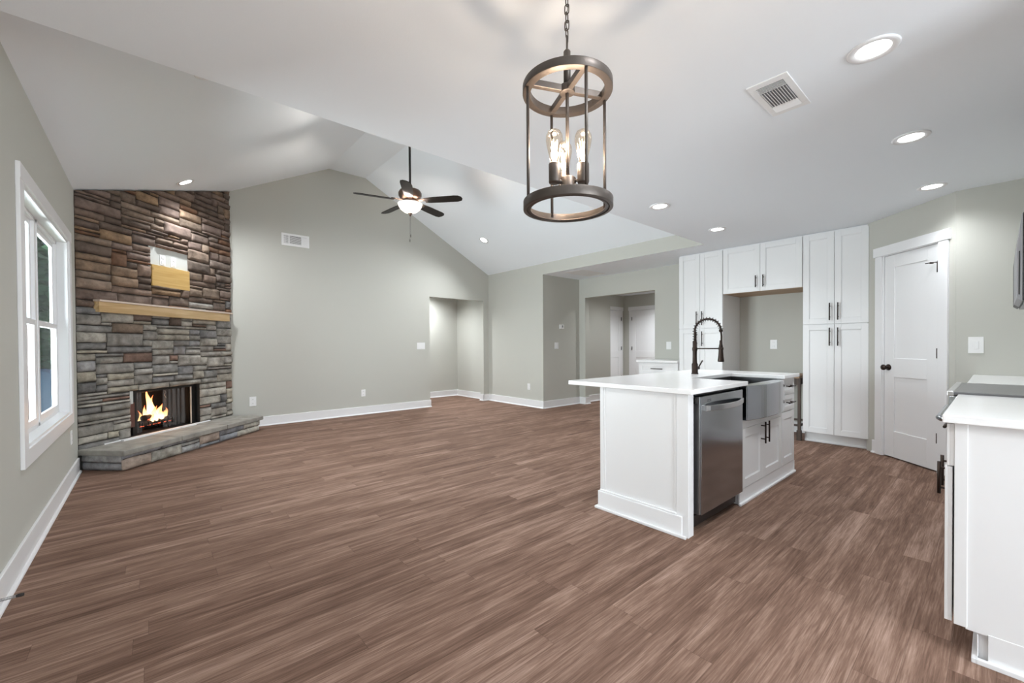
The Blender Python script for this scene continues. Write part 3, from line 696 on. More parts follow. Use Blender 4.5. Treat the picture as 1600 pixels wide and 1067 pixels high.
# low cabinet past the tall cabinets
t = thing('base_cabinet', 'low white drawer cabinet against the hall wall beyond the island', CAT, (5.84, 3.40, 0))
FB_ = frame((5.845, 0, 0), (0, 1, 0), (-1, 0, 0))
b_ = MB(); b_.box((5.845, 3.052, .11), (HX-.002, 3.71, .885)); b_.box((5.91, 3.052, 0), (HX-.002, 3.71, .11)); b_.build('cabinet_body', M['cab'], t)
o = shaker(FB_, 3.054, 3.70, .70, .878).build('drawer', M['cab'], t, .0015); pull(FB_, 3.38, .79, .19, o, True)
for z0, z1 in ((.41, .696), (.115, .406)):
    o = shaker(FB_, 3.054, 3.70, z0, z1).build('drawer', M['cab'], t, .0015); pull(FB_, 3.38, (z0+z1)/2, .19, o, True)
t = thing('countertop', 'short white countertop on the low cabinet against the hall wall', 'countertop', (6.1, 3.4, .885))
MB().box((5.80, 3.050, .8855), (HX-.002, 3.735, .915)).build('slab', M['quartz'], t, .003)

# ------------------------------------------------------------------ island
IX0, IX1, IY0, IY1 = 2.41, 4.39, 1.20, 1.845
CT0, CT1 = .862, .892
FI = frame((0, IY0+.020, 0), (1, 0, 0), (0, -1, 0))
isl = thing('island_cabinet', 'white kitchen island with shaker doors, drawers and panelled end', 'kitchen island', (3.4, 1.5, 0))
b_ = MB()
b_.box((IX0+.02, IY1-.02, .0), (IX1, IY1, CT0-.0005))            # back panel
b_.box((IX0+.018, IY0+.10, 0), (IX0+.036, IY1-.02, CT0-.0005))
b_.box((3.20, IY0+.10, .20), (3.218, IY1-.02, CT0-.0005)); b_.box((3.20, IY0+.020, .11), (4.06, IY1-.02, .20)); b_.box((3.20, IY0+.02, .11), (3.222, IY0+.04, .60))
b_.box((4.045, IY0+.020, .11), (IX1, IY1-.02, CT0-.0005)); b_.box((3.20, IY0+.02, .585), (4.06, IY0+.04, .60)); b_.box((3.62, IY0+.02, .20), (3.64, IY0+.04, .6))
b_.box((3.20, IY0+.022, 0), (IX1, IY1-.02, .11))
b_.build('cabinet_body', M['cab'], isl)
# decorated end panel facing the living room side
FE = frame((IX0+.02, 0, 0), (0, 1, 0), (-1, 0, 0)); ep = MB()
ep.fbox(FE, IY0+.002, IY1-.001, 0.0005, CT0-.001, 0.0002, .012)
ep.fbox(FE, IY0, IY0+.075, 0, CT0-.0005, .0, .020); ep.fbox(FE, IY1-.03, IY1, .0, CT0-.0005, .0, .0198)
ep.box((IX0+.0203, IY0+.0004, 0.0002), (IX0+.068, IY0+.019, CT0-.0007))
ep.fbox(FE, IY0+.0755, IY0+.092, .11, CT0-.0012, .011, .017)
ep.fbox(FE, IY1-.045, IY1-.0305, .11, CT0-.0012, .011, .017)
ep.build('end_panel', M['cab'], isl, .002)
bb = MB(); bb.fbox(FE, IY0+.035, IY1+.012, 0, .125, .019, .034); bb.fbox(FE, IY0+.075, IY1+.0, .125, .137, .012, .028); bb.fbox(FE, IY0+.003, IY1+.030, 0, .018, .034, .050)
bb.box((IX0+.01, IY1, 0), (IX1, IY1+.014, .125)); bb.box((IX0-.02, IY1+.014, 0), (IX1, IY1+.03, .018))
bb.build('end_baseboard', M['trim'], isl, .004)
tb = MB(); tb.fbox(FI, 3.185, IX1+.004, 0, .108, .0, .014); tb.fbox(FI, 3.165, IX1+.02, 0, .018, .013, .030); tb.box((IX1, IY0+.0, 0), (IX1+.012, IY1, .108)); tb.build('toe_board', M['trim'], isl, .004)
MB().box((IX1, IY0+.006, .108), (IX1+.006, IY1-.01, CT0-.0005)).build('far_end_panel', M['cab'], isl, .001)
MB().fbox(FI, 3.205, 4.045, .545, .603, .0, .018).build('apron_rail', M['cab'], isl, .002)
door(FI, 3.203, 3.622, .112, .545, isl, 3.622-.04, .475, .165); door(FI, 3.622, 4.045, .112, .545, isl, 3.622+.04, .475, .165)
for (z0, z1) in ((.715, .857), (.575, .712)):
    o = shaker(FI, 4.062, IX1-.002, z0, z1, st=.04).build('drawer', M['cab'], isl, .0015); pull(FI, 4.225, (z0+z1)/2+.005, .17, o, True)
door(FI, 4.062, IX1-.002, .112, .572, isl, st=.055)
for x in (3.19, 4.052): MB().fbox(FI, x-.008, x+.008, .112, .60, -.002, .016).build('face_stile', M['cab'], isl, .001)

# countertop with notch for the farmhouse sink
SX0, SX1 = 3.225, 4.035; CYF, CYB = 1.168, 2.12; SYB = 1.60
t = thing('countertop', 'large white quartz countertop of the kitchen island with sink cutout', 'countertop', (3.4, 1.6, CT0))
pts = [(2.385, CYF), (SX0+.012, CYF), (SX0+.012, SYB), (SX1-.012, SYB), (SX1-.012, CYF), (4.425, CYF), (4.425, CYB), (2.385, CYB)]
MB().prism(pts, CT0, CT1).build('slab', M['quartz'], t, .0035)

# farmhouse sink, bowed stainless apron
sk = thing('farmhouse_sink', 'stainless steel farmhouse sink with bowed apron front in the island', 'sink', (3.63, 1.4, .61))
def bow(u): return 1.172 - .045*(1-(2*u-1)**2)
n = 18; A = []
front = [(SX0+(SX1-SX0)*i/n, bow(i/n)) for i in range(n+1)]
ap = MB(); ap.prism(front + [(SX1, IY0+.03), (SX0, IY0+.03)], .607, CT0-.004); ap.build('apron', M['steel'], sk, .004)
rim = MB(); z1_ = CT0-.002
rim.box((SX0, IY0+.03, .62), (SX0+.012, SYB+.012, z1_)); rim.box((SX1-.012, IY0+.03, .62), (SX1, SYB+.012, z1_)); rim.box((SX0, SYB, .62), (SX1, SYB+.012, z1_)); rim.box((SX0, IY0+.02, .61), (SX1, SYB+.012, .622))
rim.build('bowl', M['sinkdark'], sk, .002)
dr = MB(); dr.lathe([(0, 0), (.045, 0), (.045, .003), (.03, .004), (.028, 0.001), (0, .001)], (3.63, 1.42, .6225), 24); dr.build('drain', M['steel_light'], sk)

# dishwasher
dw = thing('dishwasher', 'stainless steel dishwasher with bowed bar handle set into the island', 'dishwasher', (2.84, 1.45, 0))
MB().box((2.49, 1.235, .10), (3.185, 1.80, .845)).build('tub', M['black'], dw)
tk = MB(); tk.box((2.49, 1.26, .012), (3.165, 1.29, .12)); tk.box((2.52, 1.22, .03), (3.15, 1.262, .10)); tk.build('toe_kick', M['black'], dw, .006)
d_o = MB(); d_o.box((2.534, 1.178, .112), (3.165, 1.226, .838)).build('door', M['steel'], dw, .004)
MB().box((2.528, 1.188, .113), (2.5342, 1.230, .836)).build('door_edge', M['steel_light'], dw, .002)
MB().box((2.50, 1.205, .845), (3.17, 1.24, .858)).build('control_strip', M['black'], dw, .002)
MB().box((2.51, 1.205, .795), (2.525, 1.235, .83)).build('mounting_bracket', M['blackmetal'], dw, .002)
hd = MB(); N_ = 18; ring = []
for i in range(N_+1):
    u = i/N_; x = 2.575+.56*u; y = 1.172-.050*math.sin(PI*min(1, max(0, u)))**.7-.004
    ring.append((x, y))
hp = ring + [(x, y+.011) for x, y in ring[::-1]]
hd.prism(hp, .748, .782); hd.box((2.572, 1.160, .748), (2.584, 1.18, .782)); hd.box((3.126, 1.160, .748), (3.138, 1.18, .782))
hd.build('handle', M['steel_light'], dw, .003)
ic = MB()
for (x, z) in ((2.625, .812), (2.625, .803), (2.652, .814), (2.652, .805)): ic.box((x-.010, 1.1772, z-.0016), (x+.010, 1.1782, z+.0016))
ic.build('door_badge', M['black'], dw)

# spring pull-down faucet
FX, FY = 3.70, 1.78
fc_ = thing('kitchen_faucet', 'bronze spring-neck pull-down faucet standing on the island countertop', 'faucet', (FX, FY, CT1))
dirv = Vector((.34, -.94, 0)).normalized()
b_ = MB(); b_.lathe([(0, 0), (.030, 0), (.030, .005), (.026, .010), (.026, .088), (.023, .094), (.0195, .10), (.018, .16), (.0185, .205), (.022, .215), (.022, .235), (.018, .24), (.018, .29), (.014, .30), (0, .30)], (FX, FY, CT1), 28); b_.build('body', M['bronze'], fc_)
arc = []; R_ = .105
for i in range(26):
    a_ = PI - PI*1.0*i/25; arc.append(Vector((FX, FY, CT1+.385)) + dirv*(R_+R_*math.cos(a_)) + Vector((0, 0, R_*math.sin(a_))))
path = [Vector((FX, FY, CT1+.29)), Vector((FX, FY, CT1+.34))] + arc
MB().tube(path, .0085, 12).build('hose', M['bronze'], fc_)
end = arc[-1]
dn = [end, end+Vector((0, 0, -.05))+dirv*.004, end+Vector((0, 0, -.10))+dirv*.003, end+Vector((0, 0, -.165))]
MB().tube(dn, .0075, 12).build('hose', M['bronze'], fc_)
sp_ = MB(); cum = [0.0]
for p_, q_ in zip(path, path[1:]): cum.append(cum[-1]+(q_-p_).length)
Lt = cum[-1]*.97; turns = 18; NP = turns*12; hp = []
side = dirv.cross(Vector((0, 0, 1)))
for i in range(NP+1):
    d = Lt*i/NP; k_ = max(j for j in range(len(cum)-1) if cum[j] <= d+1e-9); f_ = (d-cum[k_])/(cum[k_+1]-cum[k_]); p_ = path[k_].lerp(path[k_+1], f_); t_ = (path[k_+1]-path[k_]).normalized(); nn = side.cross(t_)
    a_ = 2*PI*i/12; hp.append(p_ + .0172*(math.cos(a_)*nn+math.sin(a_)*side))
sp_.tube(hp, .0022, 6); sp_.build('spring', M['bronze'], fc_)
c0 = Vector((0, 0, 0)); sh = end + Vector((0, 0, -.165))
MB().lathe([(0, .10), (.011, .10), (.012, .07), (.016, .05), (.019, .0), (.021, -.035), (.026, -.075), (.026, -.085), (.020, -.088), (0, -.088)], sh+Vector((0, 0, -.02)), 24).build('spray_head', M['bronze'], fc_)
cl_ = MB(); cl_.lathe([(0, -.014), (.014, -.012), (.016, 0), (.014, .012), (0, .014)], end, 20); cl_.build('hose_collar', M['bronze'], fc_)
ar = MB(); zz = CT1+.228; ar.tube([(FX, FY, zz), Vector((FX, FY, zz))+dirv*(2*R_)], .0055, 10); ar.lathe([(.021, -.010), (.021, .010), (.016, .010), (.016, -.010), (.021, -.010)], Vector((FX, FY, zz))+dirv*(2*R_), 20); ar.build('docking_arm', M['bronze'], fc_)
lv = MB(); s_ = Vector((.98, -.2, 0)).normalized(); c_2 = Vector((FX, FY, CT1+.052)); lv.tube([c_2, c_2+s_*.052], .014, 14); lv.tube([c_2+s_*.045, c_2+s_*.105+Vector((0, 0, .065))], [.005, .0065], 10); lv.build('lever', M['bronze'], fc_)

# table in the refrigerator gap
tb_ = thing('side_table', 'dark wooden side table standing in the refrigerator gap behind the island', 'table', (6.10, 1.80, 0))
MB().box((5.84, 1.545, .742), (6.36, 2.06, .775)).build('tabletop', M['tablewood'], tb_, .003)
f_ = MB(); f_.box((5.862, 1.56, .665), (5.88, 2.04, .741)); f_.box((6.32, 1.56, .665), (6.338, 2.04, .741)); f_.box((5.87, 1.56, .665), (6.33, 1.575, .741)); f_.box((5.87, 2.025, .665), (6.33, 2.04, .741)); f_.build('apron', M['darkwood'], tb_, .002)
for x in (5.855, 6.315):
    for y in (1.538, 2.02):
        l_ = MB(); l_.box((x, y, .0), (x+.03, y+.03, .741)); l_.box((x-.008, y-.008, .0), (x+.038, y+.038, .12)); l_.build('leg', M['darkwood'], tb_, .002)
f_ = MB(); f_.box((5.865, 1.56, .165), (5.88, 2.03, .19)); f_.box((6.32, 1.56, .165), (6.335, 2.03, .19)); f_.box((5.86, 1.545, .165), (6.33, 1.56, .19)); f_.box((5.86, 2.03, .165), (6.33, 2.045, .19)); f_.build('stretcher', M['darkwood'], tb_, .002)

# ------------------------------------------------------------------ range run along the kitchen wall
KX0, KY = 2.26, .105                          # end panel plane, cabinet face plane
FK = frame((0, KY, 0), (1, 0, 0), (0, 1, 0))
kb = thing('base_cabinet', 'white base cabinet with end panel nearest the camera at the right edge', CAT, (2.7, -.2, 0))
b_ = MB(); b_.box((KX0+.004, -.518, .112), (3.165, KY, .861)); b_.box((KX0+.015, -.518, 0), (3.165, KY-.06, .112)); b_.build('cabinet_body', M['cab'], kb)
e_ = MB(); e_.box((KX0, -.518, .105), (KX0+.006, KY-.03, .861)); e_.box((KX0-.004, KY-.034, .112), (KX0+.004, KY, .861)); e_.box((KX0-.002, -.518, 0), (KX0+.01, KY-.085, .112)); e_.build('end_panel', M['cab'], kb, .0015)
s_ = MB(); s_.box((KX0-.018, -.518, 0), (KX0-.001, KY-.055, .018)); s_.box((KX0-.018, KY-.06, 0), (3.165, KY-.045, .018)); s_.box((KX0+.002, KY-.062, .018), (KX0+.3, KY-.058, .10)); s_.build('toe_shoe', M['trim'], kb, .004)
o = shaker(FK, KX0+.002, 3.163, .700, .857, n0=.0).build('drawer', M['cab'], kb, .0015); pull(FK, 2.79, .78, .17, o, True)

xm = (KX0+3.165)/2
door(FK, KX0+.001, 2.60, .114, .697, kb, 2.525, .590, .135, n0=.005); door(FK, 2.60, 2.94, .114, .697, kb, 2.675, .590, .135, n0=.005); door(FK, 2.94, 3.163, .114, .697, kb)
t = thing('countertop', 'white quartz countertop on the base cabinet nearest the camera, before the range', 'countertop', (2.7, -.2, CT0))
MB().box((2.235, -.518, CT0), (3.168, .136, CT1)).build('slab', M['quartz'], t, .0035)
kc_ = thing('base_cabinet', 'white base cabinet in the corner beyond the range, below the switch', CAT, (4.5, -.2, 0))
b_ = MB(); b_.box((3.94, -.518, .112), (5.186, KY-.005, .861)); b_.box((3.94, -.518, 0), (5.186, KY-.065, .112)); b_.build('cabinet_body', M['cab'], kc_)
door(FK, 3.945, 4.50, .114, .697, kc_, 3.99, .62, .17)
shaker(FK, 3.945, 4.50, .700, .857).build('drawer', M['cab'], kc_, .0015)
t = thing('countertop', 'white quartz countertop in the corner beyond the range, below the switch', 'countertop', (4.5, -.2, CT0))
MB().box((3.935, -.518, CT0), (5.188, .136, CT1)).build('slab', M['quartz'], t, .0035)

rg = thing('range', 'stainless steel electric range with grey glass cooktop between the white counters', 'range', (3.55, -.2, 0))
b_ = MB(); b_.box((3.175, -.50, .06), (3.93, .135, .885)); b_.build('body', M['greyface'], rg, .003)
b_ = MB(); b_.box((3.172, -.50, .885), (3.932, .165, .903)); b_.build('cooktop', M['cooktop'], rg, .004)
b_ = MB(); b_.box((3.170, .150, .880), (3.934, .176, .906)); b_.build('cooktop_trim', M['steel_light'], rg, .003)
b_ = MB(); b_.box((3.175, .135, .80), (3.93, .168, .879)); b_.build('control_panel', M['steel'], rg, .003)
b_ = MB(); b_.box((3.18, .135, .20), (3.925, .165, .79)); o = b_.build('oven_door', M['steel'], rg, .003)
hn = MB(); hn.tube([(3.22, .165, .752), (3.225, .198, .752), (3.26, .208, .752), (3.84, .208, .752), (3.875, .198, .752), (3.88, .165, .752)], .016, 14); hn.build('handle', M['steel'], o)
b_ = MB(); b_.box((3.18, .135, .07), (3.925, .160, .19)); b_.build('storage_drawer', M['steel'], rg, .003)
mw = thing('microwave', 'over-range microwave with grey front mounted on the kitchen wall', 'microwave', (3.55, -.3, 1.36))
b_ = MB(); b_.box((3.178, -.518, 1.362), (3.932, -.075, 1.785)); b_.build('body', M['black'], mw, .003)
pr_ = [(-.072, 1.358), (-.056, 1.372), (-.055, 1.61), (-.0715, 1.780), (-.0745, 1.780), (-.0745, 1.358)]
my = Matrix(((0, 0, 1, 0), (1, 0, 0, 0), (0, 1, 0, 0), (0, 0, 0, 1)))
b_ = MB(); b_.prism(pr_, 3.176, 3.70, my); o = b_.build('door', M['greyface'], mw, .002)
b_ = MB(); b_.prism(pr_, 3.702, 3.934, my); b_.build('control_panel', M['black'], mw, .002)
b_ = MB(); b_.box((3.1735, -.066, 1.39), (3.177, -.062, 1.60)); b_.build('door_gasket', M['black'], mw)
b_ = MB(); b_.box((3.175, -.50, 1.354), (3.93, -.08, 1.362)); b_.build('vent_underside', M['greyface'], mw)

# ------------------------------------------------------------------ recessed lights
def downlight(loc, nrm, label, group, power, r=.062):
    nrm = Vector(nrm).normalized(); o = bpy.data.objects.new('recessed_light', None); C.objects.link(o); o.location = loc; o['_w'] = [0, 0, 0]; o.empty_display_size = .05
    o.rotation_euler = nrm.to_track_quat('Z', 'Y').to_euler(); tag(o, label, 'ceiling light', group)      # z of the light points down into the room
    MB().lathe([(r+.002, -.002), (r+.028, -.001), (r+.030, .003), (r+.024, .008), (r+.004, .006), (r-.002, .002), (r-.012, -.002)], n=40).build('trim_ring', M['trim'], o)
    MB().lathe([(0, .0005), (r-.018, .001), (r+.002, .003)], n=40).build('lens', M['lamp'], o)
    l = bpy.data.lights.new('recessed_lamp', 'SPOT'); l.energy = power; l.spot_size = 2.5; l.spot_blend = 1.0; l.shadow_soft_size = .06; l.color = (.93, .97, 1.0)
    lo = bpy.data.objects.new('recessed_lamp', l); C.objects.link(lo); lo.parent = o; lo.location = (0, 0, .02); lo.rotation_euler = (PI, 0, 0)
    return o
GK = 'round recessed lights in the flat kitchen ceiling'
DN = (0, 0, -1)
downlight((2.402, .362, ZC), DN, 'large-looking recessed light nearest the camera, beside the ceiling vent', GK, 19)
downlight((3.604, .362, ZC), DN, 'recessed light in the middle of the right-hand row of three', GK, 19)
downlight((4.871, .362, ZC), DN, 'recessed light of the right-hand row closest to the pantry door', GK, 19)
downlight((3.591, 2.056, ZC), DN, 'recessed light over the island just right of the hanging lantern', GK, 19)
downlight((4.807, 2.054, ZC), DN, 'recessed light just in front of the tall cabinets left of the fridge gap', GK, 19)
downlight((1.15, .362, ZC), DN, 'unseen fill light added above the camera in line with the right-hand row', GK, 20)  # this and the two below are unseen, added to brighten the near floor
downlight((.45, -1.5, ZC), DN, 'unseen fill light added behind the camera near the side opening', GK, 17)
downlight((1.5, -1.5, ZC), DN, 'unseen fill light added behind the camera near the dining wall', GK, 14)
GV = 'recessed lights in the sloped living room ceiling'
srt = (RZ-EV)/(RX-RR); slt = (RZ-EV)/(RL-LX)
def vz(x): return EV + (x-LX)*slt if x < RL else EV+(RX-x)*srt
downlight((4.589, 6.093, vz(4.589)), (-srt, 0, -1), 'recessed light in the right slope of the vaulted ceiling', GV, 78)
downlight((.324, 6.145, vz(.324)), (slt, 0, -1), 'recessed light in the left slope above the stone fireplace', GV, 74)
# two more slope fittings, unseen, added to even out the living room light
downlight((4.589, 3.6, vz(4.589)), (-srt, 0, -1), 'unseen fill light added in the right slope behind the ceiling edge', GV, 46)
downlight((.324, 3.6, vz(.324)), (slt, 0, -1), 'unseen fill light added in the left slope behind the ceiling edge', GV, 46)
for i, (x, y, p_) in enumerate(((4.5, 7.75, 84), (8.6, 5.3, 75))):
    downlight((x, y, ZC), DN, ('recessed light in the passage behind the gable wall', 'recessed light in the corridor beyond the kitchen opening')[i], 'recessed lights in the passages', p_)

downlight((7.0, 4.5, ZC), DN, 'unseen fill light added inside the corridor opening, behind its header', 'recessed lights in the passages', 34)  # unseen, added to brighten the hall wall through the opening

# ------------------------------------------------------------------ vents
cv = thing('ceiling_vent', 'square white louvred air vent in the kitchen ceiling', 'vent', (2.475, .745, ZC))
b_ = MB(); x0, x1, y0, y1 = 2.28, 2.67, .655, .835
b_.box((x0, y0, ZC-.006), (x0+.045, y1, ZC)); b_.box((x1-.045, y0, ZC-.006), (x1, y1, ZC)); b_.box((x0+.045, y0, ZC-.006), (x1-.045, y0+.03, ZC)); b_.box((x0+.045, y1-.03, ZC-.006), (x1-.045, y1, ZC)); b_.build('frame', M['plate'], cv, .002)
MB().box((x0+.04, y0+.025, ZC-.0015), (x1-.04, y1-.025, ZC-.0005)).build('duct_opening', M['greyface'], cv)
b_ = MB()
for i in range(14):
    x = x0+.045+.30*(i+.5)/14
    if i < 10:
        y = y0+.03+(y1-y0-.06)*(i+.5)/10; m4 = Matrix.Translation(((x0+x1)/2, y, ZC-.006)) @ Matrix.Rotation(-.45, 4, 'X'); b_.box((-.088, -.0008, -.006), (.088, .0008, .006), m4)
for s_0 in (x0+.045, x1-.045-.058):
    for i in range(5):
        m4 = Matrix.Translation((s_0+.058*(i+.5)/5, (y0+y1)/2, ZC-.006)) @ Matrix.Rotation(.9 if s_0 < 2.4 else -.9, 4, 'Y'); b_.box((-.0008, -(y1-y0)/2+.03, -.007), (.0008, (y1-y0)/2-.03, .007), m4)
b_.build('louvre', M['plate'], cv)
hv = thing('return_grille', 'flat white rectangular return grille in the hall ceiling', 'vent', (5.9, 4.82, ZC))
b_ = MB(); x0, x1, y0, y1 = 5.56, 6.22, 4.62, 5.02
b_.box((x0, y0, ZC-.004), (x0+.05, y1, ZC)); b_.box((x1-.05, y0, ZC-.004), (x1, y1, ZC)); b_.box((x0+.05, y0, ZC-.004), (x1-.05, y0+.05, ZC)); b_.box((x0+.05, y1-.05, ZC-.004), (x1-.05, y1, ZC)); b_.build('frame', M['plate'], hv, .003)
b_ = MB()
for i in range(20): b_.box((x0+.05, y0+.055+.29*i/20, ZC-.004), (x1-.05, y0+.064+.29*i/20, ZC-.002))
b_.build('louvre', M['plate'], hv)
gv = thing('wall_vent', 'white rectangular air vent high on the gable wall right of fireplace', 'vent', (1.695, GY, 2.69))
FG = frame((0, GY, 0), (1, 0, 0), (0, -1, 0)); x0, x1, z0, z1 = 1.500, 1.889, 2.69, 2.875
b_ = MB(); b_.fbox(FG, x0, x1, z0, z0+.032, 0, .007); b_.fbox(FG, x0, x1, z1-.032, z1, 0, .007)
for u in (x0, x0+.104, x0+.274, x1-.032): b_.fbox(FG, u, u+(.032 if u in (x0, x1-.032) else .010), z0+.032, z1-.032, 0, .007)
b_.build('frame', M['plate'], gv, .0015)
MB().fbox(FG, x0+.02, x1-.02, z0+.02, z1-.02, .0003, .001).build('duct_opening', M['black'], gv)
b_ = MB()
for i in range(9): b_.fbox(FG, x0+.03, x0+.275, z0+.034+.117*i/9, z0+.041+.117*i/9, .001, .005)
for i in range(9): b_.fbox(FG, x0+.284, x1-.032, z0+.033+.119*i/9, z0+.045+.119*i/9, .001, .006)
for i in range(4): b_.fbox(FG, x0+.036+.018*i, x0+.042+.018*i, z0+.032, z1-.032, .002, .006)
b_.build('louvre', M['plate'], gv)

# ------------------------------------------------------------------ plates on the walls
def plate(name, label, cat, fr, u, z, w_=.072, h_=.117, kind='switch', group=None):
    c_ = fr @ Vector((u, 0, z)); o = thing(name, label, cat, c_, group)
    b_ = MB(); b_.fbox(fr, u-w_/2, u+w_/2, z-h_/2, z+h_/2, 0, .006); b_.build('plate', M['plate'], o, .002)
    n_ = max(1, round(w_/.06)-0) if kind == 'switch' and w_ > .1 else 1
    if kind == 'outlet':
        for dz in (-.028, .028):
            q_ = MB(); q_.fbox(fr, u-.017, u+.017, z+dz-.016, z+dz+.016, .005, .008); q_.build('receptacle', M['plate'], o, .002)
            s_ = MB(); s_.fbox(fr, u-.008, u-.005, z+dz-.003, z+dz+.008, .0075, .0084); s_.fbox(fr, u+.005, u+.008, z+dz-.003, z+dz+.008, .0075, .0084); s_.build('slot', M['greyface'], o)
    else:
        for i in range(n_):
            uc = u + (i-(n_-1)/2)*.046; q_ = MB(); q_.fbox(fr, uc-.016, uc+.016, z-.033, z+.033, .005, .009); q_.build('rocker', M['plate'], o, .002)
    return o
FL_ = frame((LX, 0, 0), (0, 1, 0), (1, 0, 0)); FRX = frame((RX, 0, 0), (0, 1, 0), (-1, 0, 0)); FCY = frame((0, CYW, 0), (1, 0, 0), (0, -1, 0)); FHX = frame((HX, 0, 0), (0, 1, 0), (-1, 0, 0)); FWX = frame((5.19, 0, 0), (0, 1, 0), (-1, 0, 0))
plate('wall_outlet', 'white outlet plate on gable wall just right of the hearth', 'outlet', FG, 1.105, .37, .085, .135, 'outlet')
plate('wall_outlet', 'white outlet plate low on the middle of the gable wall', 'outlet', FG, 2.72, .364, kind='outlet')
plate('wall_outlet', 'white outlet plate low on the narrow wall between the two openings', 'outlet', FRX, 5.794, .375, kind='outlet')
plate('wall_outlet', 'white outlet plate under the window beside the stone hearth', 'outlet', FL_, 5.22, .387, kind='outlet')
plate('wall_outlet', 'white outlet plate on the wall inside the empty refrigerator gap', 'outlet', FHX, 1.995, 1.15, .085, .125, kind='outlet')
plate('light_switch', 'wide white triple switch plate left of the gable wall opening', 'switch', FG, 3.817, 1.156, .165, .125)
plate('light_switch', 'white switch plate on the hall wall below the thermostat', 'switch', FCY, 5.759, 1.147, .10, .12)
plate('light_switch', 'white switch plate above the low drawer cabinet', 'switch', FHX, 3.52, 1.14, .085, .125)
plate('light_switch', 'white switch plate on kitchen wall between pantry door and microwave', 'switch', FWX, .122, 1.138, .088, .135)
th = thing('thermostat', 'small white thermostat above the switch on the hall wall', 'thermostat', (5.894, CYW, 1.504))
MB().fbox(FCY, 5.894-.058, 5.894+.058, 1.463, 1.545, 0, .022).build('housing', M['plate'], th, .006)
MB().fbox(FCY, 5.894-.005, 5.894+.028, 1.49, 1.53, .021, .0235).build('display', M['greyface'], th)

# ------------------------------------------------------------------ door stop on the left baseboard
ds = thing('door_stop', 'small spring door stop sticking out of the left baseboard', 'door stop', (LX+.015, 2.815, .07))
hp = [(LX+.018+.055*i/120, 2.815+.006*math.cos(i*.75), .07+.006*math.sin(i*.75)) for i in range(121)]
MB().tube(hp, .0013, 6).build('spring', M['spring'], ds)
MB().tube([(LX+.015, 2.815, .07), (LX+.022, 2.815, .07)], [.011, .007], 14).build('base', M['spring'], ds)
MB().tube([(LX+.070, 2.815, .07), (LX+.086, 2.815, .07), (LX+.094, 2.815, .07)], [.0065, .0075, .006], 14).build('rubber_tip', M['rubber'], ds)

# ------------------------------------------------------------------ ceiling fan
fx, fy, fz = 2.46, 4.78, 2.955
cf = thing('ceiling_fan', 'bronze five-blade ceiling fan with frosted bowl light hanging from the vault', 'ceiling fan', (fx, fy, RZ))
MB().tube([(fx, fy, RZ-.05), (fx, fy, 3.10)], .0135, 16).build('downrod', M['blackmetal'], cf)
MB().lathe([(0, 0), (.07, 0), (.068, -.02), (.035, -.075), (.018, -.085), (0, -.085)], (fx, fy, RZ), 28).build('canopy', M['fanmotor'], cf)
MB().lathe([(0, 3.155), (.028, 3.155), (.034, 3.125), (.05, 3.112), (.125, 3.085), (.142, 3.055), (.140, 3.02), (.118, 2.985), (.085, 2.968), (0, 2.965)], (fx, fy, 0), 40).build('motor_housing', M['fanmotor'], cf)
MB().lathe([(0, 2.966), (.08, 2.966), (.078, 2.945), (.10, 2.932), (.108, 2.920), (.02, 2.918), (0, 2.918)], (fx, fy, 0), 36).build('switch_housing', M['fanmotor'], cf)
MB().lathe([(.148, 2.925), (.150, 2.918), (.140, 2.89), (.118, 2.855), (.080, 2.825), (.035, 2.808), (0, 2.803), ], (fx, fy, 0), 40).build('glass_bowl', M['frost'], cf)
MB().lathe([(0, 2.812), (.026, 2.810), (.028, 2.802), (.014, 2.787), (.008, 2.772), (0, 2.766)], (fx, fy, 0), 24).build('finial', M['fanmotor'], cf)
ch = MB(); ch.tube([(fx+.005, fy, 2.77), (fx+.005, fy, 2.55)], .0012, 6); ch.lathe([(0, .02), (.003, .016), (.0045, 0), (.003, -.02), (0, -.022)], (fx+.005, fy, 2.53), 10); ch.build('pull_chain', M['bronze'], cf)
ch = MB(); ch.tube([(fx-.006, fy, 2.77), (fx-.006, fy, 2.49)], .0012, 6); ch.lathe([(0, .02), (.003, .016), (.0045, 0), (.003, -.02), (0, -.022)], (fx-.006, fy, 2.47), 10); ch.build('pull_chain', M['bronze'], cf)
for k in range(5):
    a_ = math.radians(-81+72*k); d_ = _r0*math.cos(a_) + Vector((_f.x, _f.y, 0)).normalized()*math.sin(a_)
    ang = math.atan2(d_.y, d_.x); m4 = Matrix.Translation((fx, fy, fz)) @ Matrix.Rotation(ang, 4, 'Z')
    br = MB(); br.prism([(.07, -.022), (.15, -.018), (.20, -.042), (.235, -.035), (.235, .035), (.20, .042), (.15, .018), (.07, .022)], .004, .010, m4 @ Matrix.Rotation(-.12, 4, 'X')); bo = br.build('blade_arm', M['fanmotor'], cf, .002)
    bl = MB(); pts = [(.19, -.052), (.32, -.062), (.58, -.066), (.63, -.058), (.662, -.03), (.668, .01), (.65, .050), (.60, .066), (.40, .065), (.25, .058), (.19, .048)]
    bl.prism(pts, -.004, .003, m4 @ Matrix.Rotation(-.21, 4, 'X')); bl.build('blade', M['fanblade'], cf, .0015)
fl_l = bpy.data.lights.new('fan_lamp', 'POINT'); fl_l.energy = 115; fl_l.color = (1, .92, .84); fl_l.shadow_soft_size = .05
fo = bpy.data.objects.new('fan_lamp', fl_l); C.objects.link(fo); fo.parent = cf; fo.location = (0, 0, 2.895-RZ)

